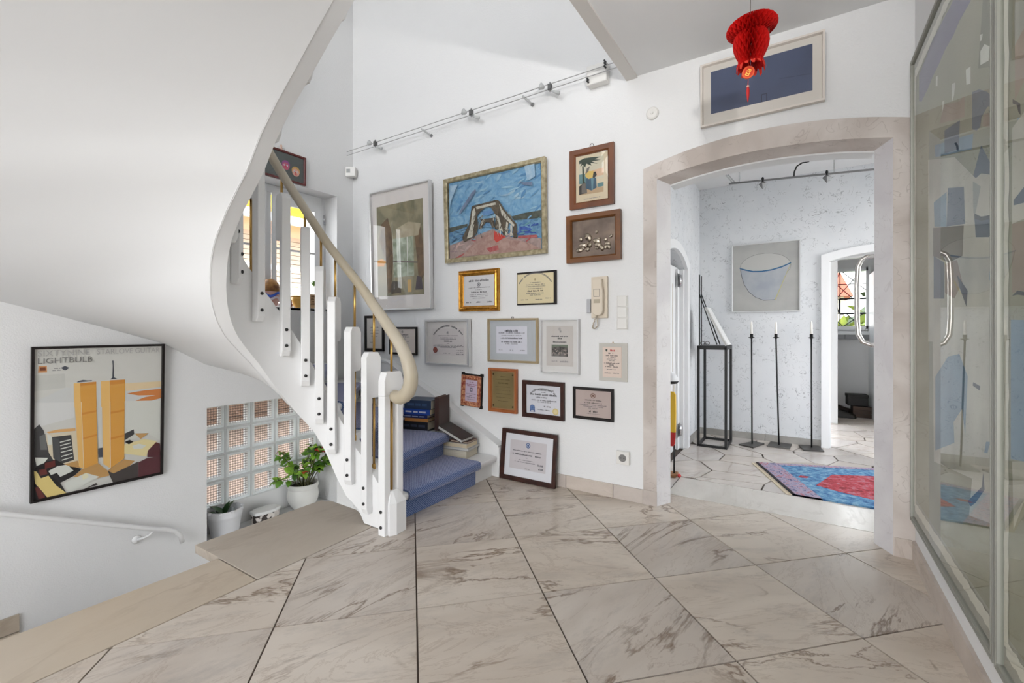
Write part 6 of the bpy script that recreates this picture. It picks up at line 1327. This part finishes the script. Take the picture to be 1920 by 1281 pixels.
def leaf_mesh(name, m, l=0.055, w=0.036, cup=0.010):
    mb = MB(); rows = [(0.0,0.0,0),(0.18,0.75,0.3),(0.42,1.0,0.55),(0.7,0.75,0.35),(1.0,0.0,-0.4)]; vs = []
    for f, ww, dz in rows: vs += [(f*l,-w/2*ww,dz*cup+0.004*ww), (f*l,0,dz*cup-0.002*ww), (f*l,w/2*ww,dz*cup+0.004*ww)]
    mb.add(vs, [(3*i+k,3*i+k+1,3*i+4+k,3*i+3+k) for i in range(4) for k in range(2)])
    return mb.mesh(name, m, True)
leaf_me = [leaf_mesh('leaf', m, 0.05+0.008*i, 0.038) for i, m in enumerate(leaf_ms)]; petal_me = leaf_mesh('red_bract', mat('red bract', (206,52,46), 0.5), 0.05, 0.020)
stem_m = mat('brown stem', (86,84,50), 0.7)
random.seed(17)
for k in range(20):
    a = random.uniform(0, 2*PI); r0 = random.uniform(0.0,0.06); lean_ = random.uniform(0.08,0.30); hgt = random.uniform(0.14,0.36)-0.35*max(0,lean_-0.2)
    bx, by = r0*math.cos(a), r0*math.sin(a); dx_, dy_ = math.cos(a)*lean_*0.55, math.sin(a)*lean_*1.25
    dx_ = max(dx_, -0.035)
    path = [(bx, by, 0.185), (bx+dx_*0.35, by+dy_*0.35, 0.19+hgt*0.55), (bx+dx_*0.75, by+dy_*0.75, 0.19+hgt*0.92), (bx+dx_, by+dy_, 0.19+hgt*0.95)]
    s_ = obj('stem', MB().tube(path, [0.004,0.0035,0.003,0.002], 6), stem_m, pl)
    for j in range(12):
        f = random.uniform(0.35,1.0); i = min(int(f*3), 2); ff = f*3-i; p = [path[i][q]+(path[i+1][q]-path[i][q])*ff for q in range(3)]
        o = bpy.data.objects.new('leaf', leaf_me[random.choice((0,0,0,1,1,2))]); COL.objects.link(o); o.parent = s_; o.location = p
        o.rotation_euler = (random.uniform(-.6,.6), random.uniform(-0.5,0.9), random.uniform(0,2*PI)); sc = random.uniform(0.9,1.45); o.scale = (sc,sc,sc)
    if k in (1,3,6,8,10,14,17):
        for j in range(3):
            o = bpy.data.objects.new('red_bract', petal_me); COL.objects.link(o); o.parent = s_; o.location = path[3]; o.rotation_euler = (0, random.uniform(-.5,.3), a+j*1.3)
bk = pot('orchid_pot', 'white bucket shaped pot with a dark orchid leaf in the niche', 'plant', (-3.695, 1.735, -0.498), [(0.0,0.0),(0.085,0.0),(0.092,0.02),(0.112,0.15),(0.116,0.155),(0.116,0.165),(0.120,0.205),(0.114,0.208),(0.108,0.17),(0.098,0.10),(0.0,0.095)], mat('white glaze', (216,217,220), 0.3))
for k in range(9):
    a = 2*PI*k/9; obj('ruffle', MB().lathe([(0,-0.008),(0.014,-0.003),(0.014,0.006),(0,0.010)], seg=8), MATS['white glaze'], bk, loc=(0.117*math.cos(a),0.117*math.sin(a),0.20), smooth=True)
obj('inner_pot', MB().lathe([(0.055,0.10),(0.066,0.19),(0.062,0.19),(0.052,0.12),(0,0.12)], seg=20), mat('clear grey pot', (176,186,188), 0.2, trans=0.4), bk, smooth=True)
ol = mat('orchid leaf', (58,92,56), 0.35, c2=(44,74,44), scale=6)
for rz, ry, l in ((0.3,-1.25,0.13),(1.6,-1.0,0.12),(3.6,-0.5,0.15),(-1.9,-0.35,0.14)):
    o = obj('leaf', leaf_mesh('orchid_leaf', ol, l, 0.05, 0.02), None, bk, loc=(0,0,0.15), rot=(0,ry,rz))
bx_ = thing('octagonal_box', 'low octagonal white lidded box with a dark patterned side', 'box', (-3.70, 2.045, -0.498))
oc = [(0.07,-0.045),(0.07,0.045),(0.045,0.105),(-0.045,0.105),(-0.07,0.045),(-0.07,-0.045),(-0.045,-0.105),(0.045,-0.105)]
obj('box_body', MB().prism([(x*0.9,y*0.9) for x,y in oc], 0.0, 0.075), mat('patterned side', (206,200,194), 0.5, c2=(50,40,36), scale=26, detail=3, lo=0.48, hi=0.52), bx_); obj('lid', MB().prism(oc, 0.075, 0.10), mat('white lid', (222,223,222), 0.35), bx_, bevel=0.006)

# ------------------------------------------------------------ things on the upper window sill
SZ = 1.247
h_ = thing('painted_head', 'round painted ceramic head with blue stripe on the window sill', 'figurine', (XL-0.10, 2.055, SZ))
obj('head', MB().lathe([(0.035,0.0),(0.05,0.02),(0.062,0.06),(0.066,0.11),(0.060,0.16),(0.042,0.20),(0.0,0.215)], seg=24), mat('painted face', (214,176,160), 0.45, c2=(190,120,110), scale=14), h_, smooth=True)
obj('hair', MB().lathe([(0.067,0.125),(0.069,0.15),(0.060,0.19),(0.035,0.222),(0.0,0.232)], seg=24), mat('amber hair', (190,140,72), 0.6, c2=(120,76,40), scale=16), h_, smooth=True)
obj('blue_band', MB().tube([(0.068*math.cos(a),0.068*math.sin(a),0.10+0.016*math.sin(3*a)) for a in [2*PI*i/24 for i in range(25)]], 0.010, 8), mat('cobalt glaze', (58,100,206), 0.3), h_, smooth=True)
obj('white_stripe', MB().tube([(0.066*math.cos(a),0.066*math.sin(a),0.065+0.014*math.sin(3*a+1)) for a in [2*PI*i/24 for i in range(25)]], 0.009, 8), mat('white glaze stripe', (226,216,222), 0.3), h_, smooth=True)
yb_ = thing('yellow_dish', 'small yellow ceramic dish on the window sill', 'dish', (XL-0.10, 2.30, SZ))
obj('dish_bowl', MB().lathe([(0.03,0.0),(0.035,0.02),(0.06,0.06),(0.066,0.10),(0.060,0.10),(0.05,0.06),(0.0,0.04)], seg=24), mat('honey glaze', (226,178,90), 0.25), yb_, smooth=True); obj('dish_rim', MB().tube([(0.064*math.cos(a),0.064*math.sin(a),0.10) for a in [2*PI*i/24 for i in range(25)]], 0.005, 8), mat('gold rim', (206,150,70), 0.3), yb_, smooth=True)
rd = thing('red_figurine', 'small dark red speckled figurine between the sill dish and head', 'figurine', (XL-0.09, 2.195, SZ))
obj('body', MB().lathe([(0.03,0.0),(0.036,0.03),(0.028,0.07),(0.014,0.085)], seg=16), mat('red speckle', (130,40,44), 0.5, c2=(206,170,160), scale=60), rd, smooth=True); obj('head', MB().lathe([(0,0),(0.016,0.008),(0.018,0.022),(0.008,0.038),(0,0.04)], c=(0,0,0.082), seg=14), mat('dark head', (70,50,50), 0.5), rd, smooth=True)
sg = thing('wooden_sign', 'small wooden board with dark lettering leaning on the window sill', 'sign', (XL-0.07, 2.44, SZ), (0.12,0,PI/2))
obj('board', MB().box(-0.07,0.07,-0.008,0,0,0.125), mat('tan board', (206,172,134), 0.7, c2=(190,152,112), scale=8), sg)
A = Art(0.14, 0.125); 
for v in (0.85,0.68,0.5,0.33): A.line(0.5, v, 0.8, 0.012, pm((92,66,48)))
obj('lettering', A.mb, A.mats, sg, loc=(0,-0.0085,0), fix=False)
sp_ = thing('sprig_vase', 'little glass vase with a green sprig on the window sill', 'vase', (XL-0.14, 2.47, SZ+0.0))
obj('vase', MB().lathe([(0.018,0.0),(0.024,0.05),(0.020,0.15),(0.024,0.20),(0.021,0.20),(0.016,0.15),(0.0,0.01)], seg=16), win_m, sp_, smooth=True)
for rz, ry in ((0.2,-1.1),(1.8,-0.8),(3.4,-1.2),(5.0,-0.6)): obj('leaf', leaf_mesh('sprig_leaf', leaf_ms[1], 0.07, 0.03, 0.02), None, sp_, loc=(0,0,0.20), rot=(0,ry,rz))

# ------------------------------------------------------------ things in the hall
def candle(x, y, dx, label, bw):
    t = thing('candle_stand', label, 'candle stand', (x, y, 0), (0,0,0), 'three iron candle stands')
    obj('base_plate', MB().prism(bw, 0.0, 0.012), mat('dark iron plate', (84,82,80), 0.45, 0.6), t)
    obj('rod', MB().tube([(0,0,0.01),(dx,0,0.985)], 0.0065, 8), black_m, t, smooth=True)
    obj('cup', MB().lathe([(0.006,0.975),(0.010,0.985),(0.026,0.990),(0.026,0.994),(0.013,0.996),(0.013,1.025),(0.011,1.025),(0.0,1.0)], c=(dx,0,0), seg=16), black_m, t, smooth=True)
    c = obj('candle', MB().lathe([(0.0,1.0),(0.0105,1.0),(0.0095,1.10),(0.006,1.132),(0.0,1.14)], c=(dx,0,0), seg=12), mat('white wax', (232,230,224), 0.5), t, smooth=True)
candle(-0.389, 4.72, -0.004, 'leftmost iron candle stand with a white candle', [(-0.103,-0.075),(0.02,-0.13),(0.095,0.085),(0.0,0.125)])
candle(-0.178, 4.81, -0.024, 'middle iron candle stand with a slightly leaning rod', [(-0.09,-0.09),(0.085,-0.09),(0.098,0.10),(-0.072,0.105)])
candle(0.072, 4.86, -0.002, 'rightmost iron candle stand beside the far doorway', [(-0.06,-0.13),(0.09,-0.08),(0.055,0.11),(-0.10,0.055)])
# black frame pedestal
pd = thing('frame_pedestal', 'tall black open-frame metal pedestal by the hall door', 'pedestal', (-0.695, 4.58, 0))
r_ = 0.0105
X0, X1, Y0, Y1, ZT_ = -0.105, 0.125, -0.16, 0.17, 0.905
for x in (X0,X1):
    for y in (Y0,Y1): obj('leg', MB().box(x-r_,x+r_,y-r_,y+r_,0,ZT_), black_m, pd)
for z in (r_, ZT_-r_):
    obj('rail', MB().box(X0,X1,Y0-r_,Y0+r_,z-r_,z+r_), black_m, pd); obj('rail', MB().box(X0,X1,Y1-r_,Y1+r_,z-r_,z+r_), black_m, pd)
    obj('rail', MB().box(X0-r_,X0+r_,Y0,Y1,z-r_,z+r_), black_m, pd); obj('rail', MB().box(X1-r_,X1+r_,Y0,Y1,z-r_,z+r_), black_m, pd)
obj('top_plate', MB().box(X0-r_,X1+r_,Y0-r_,Y1+r_,ZT_,ZT_+0.012), black_m, pd)
# slanted white album on a black rod easel
ea = thing('album_easel', 'white album leaning on a black rod easel atop the pedestal', 'easel', (-0.695, 4.50, 0.918))
obj('upright', MB().tube([(-0.115,0.03,0.0),(-0.115,0.03,0.66)], 0.0055, 8), black_m, ea, smooth=True); obj('upright', MB().tube([(-0.098,0.03,0.0),(-0.098,0.03,0.645)], 0.0045, 8), black_m, ea, smooth=True)
obj('sloping_rod', MB().tube([(-0.115,0.03,0.48),(0.04,0.0,0.01)], 0.0045, 8), black_m, ea, smooth=True); obj('sloping_rod', MB().tube([(-0.098,0.03,0.475),(0.065,0.0,0.01)], 0.0045, 8), black_m, ea, smooth=True)
mb = MB(); mb.add([(-0.055,-0.09,0.345),(0.12,-0.09,0.0),(0.145,-0.09,0.012),(-0.03,-0.09,0.352),(-0.055,0.10,0.345),(0.12,0.10,0.0),(0.145,0.10,0.012),(-0.03,0.10,0.352)], [(0,1,2,3),(7,6,5,4),(0,4,5,1),(1,5,6,2),(2,6,7,3),(3,7,4,0)])
obj('album', mb, mat('white album', (216,217,216), 0.45), ea, bevel=0.004)
obj('album_pages', MB().add([(-0.047,-0.085,0.343),(0.122,-0.085,0.008),(0.133,-0.085,0.013),(-0.036,-0.085,0.348),(-0.047,-0.0912,0.343),(0.122,-0.0912,0.008),(0.133,-0.0912,0.013),(-0.036,-0.0912,0.348)], [(4,5,6,7),(0,4,7,3),(1,2,6,5),(0,1,5,4),(3,7,6,2)]), mat('page grey', (186,186,182), 0.7), ea)
gs = thing('glasses', 'dark folded eyeglasses lying on the black pedestal', 'glasses', (-0.75, 4.45, 0.918))
for dx in (-0.018, 0.022): obj('rim', MB().tube([(dx+0.018*math.cos(a),0,0.022+0.016*math.sin(a)) for a in [2*PI*i/16 for i in range(17)]], 0.003, 6), mat('tortoise', (50,36,30), 0.3), gs, smooth=True)
obj('temple', MB().tube([(-0.036,0,0.026),(-0.03,0.05,0.02),(0.02,0.055,0.012)], 0.0025, 6), mat('tortoise', (50,36,30), 0.3), gs, smooth=True)
# painted wooden figure peeking out behind the left jamb
fgx = thing('wooden_figure', 'yellow and red wooden figure with a white cap behind the left jamb', 'figure', (-0.815, 3.42, 0.0))
obj('base', MB().box(-0.05,0.05,-0.05,0.05,0.0,0.02), mat('brown base', (150,104,66), 0.6), fgx, bevel=0.003)
obj('leg', MB().tube([(0.03,0,0.02),(0.03,0,0.225)], 0.006, 8), black_m, fgx, smooth=True)
obj('lower_body', MB().slab([(-0.03,0.215),(0.028,0.215),(0.036,0.235),(0.040,0.315),(-0.04,0.315)], -0.012, 0.012), mat('red lacquer', (190,36,36), 0.35), fgx, bevel=0.004)
obj('body', MB().slab([(-0.04,0.316),(0.041,0.316),(0.044,0.46),(0.042,0.59),(0.030,0.612),(-0.04,0.612)], -0.012, 0.012), mat('yellow lacquer', (228,184,44), 0.35), fgx, bevel=0.004)
obj('neck_cord', MB().tube([(0.022,0,0.61),(0.022,0,0.665)], 0.0022, 6), rug_f, fgx); obj('neck_cord', MB().tube([(0.030,0,0.61),(0.030,0,0.665)], 0.0022, 6), rug_f, fgx)
obj('cap', MB().lathe([(0.0,0.66),(0.048,0.672),(0.060,0.685),(0.056,0.715),(0.040,0.742),(0.0,0.758)], seg=24), mat('white cap', (226,226,228), 0.4), fgx, smooth=True); obj('cap_band', MB().lathe([(0.050,0.672),(0.0605,0.684),(0.0605,0.692),(0.050,0.684)], seg=24), black_m, fgx, smooth=True)
obj('hanging_cord', MB().tube([(0.02,0,0.755),(0.02,0,1.4)], 0.002, 6), rug_f, fgx)
rb_ = tag(obj('red_ball', MB().lathe([(0,0),(0.010,0.004),(0.014,0.014),(0.010,0.024),(0,0.028)], seg=14), mat('red ball', (206,60,60), 0.35), smooth=True, loc=(-0.745,3.40,0.0)), 'little red ball on the floor beside the threshold', 'ball')
# rail light of the hall
hl = thing('rail_light', 'grey rod light rail under the hall ceiling', 'light', (0.0, 4.3, 2.255))
obj('rod', MB().tube([(-0.53,0,0.065),(1.2,0,-0.045)], 0.008, 8), mat('grey rod', (140,140,140), 0.35, 0.8), hl, smooth=True)
for x, dz in ((-0.45,0.06),(0.21,0.018),(0.9,-0.025)): obj('hanger', MB().tube([(x,0,dz),(x,0,ZH-2.255)], 0.0045, 8), clear_m, hl, smooth=True)
obj('brace', MB().tube([(-0.50,0,0.065),(-0.62,0.0,ZH-2.258)], 0.005, 8), clear_m, hl, smooth=True); obj('brace', MB().tube([(-0.48,0.03,0.065),(-0.60,0.05,ZH-2.258)], 0.005, 8), clear_m, hl, smooth=True)
obj('feed_cable', MB().tube([(-0.057,0,0.03),(-0.052,0,0.08),(-0.035,0,0.12),(0.0,0,0.14),(0.045,0,0.142)]+[(0.06,0.0,0.16),(0.065,0,ZH-2.255)], 0.006, 8), black_m, hl, smooth=True)
for x, dz in ((-0.276,0.045),(0.162,0.02)):
    l = obj('spot', MB().lathe([(0.006,0.03),(0.010,0.02),(0.010,0.0),(0.006,-0.01)], c=(x,0,dz), seg=10), black_m, hl, smooth=True); obj('spot_shade', MB().lathe([(0.008,0.0),(0.030,-0.016),(0.028,-0.02),(0.0,-0.062)], c=(x,0,dz-0.008), seg=4), mat('grey spot', (120,120,120), 0.4, 0.5), l)
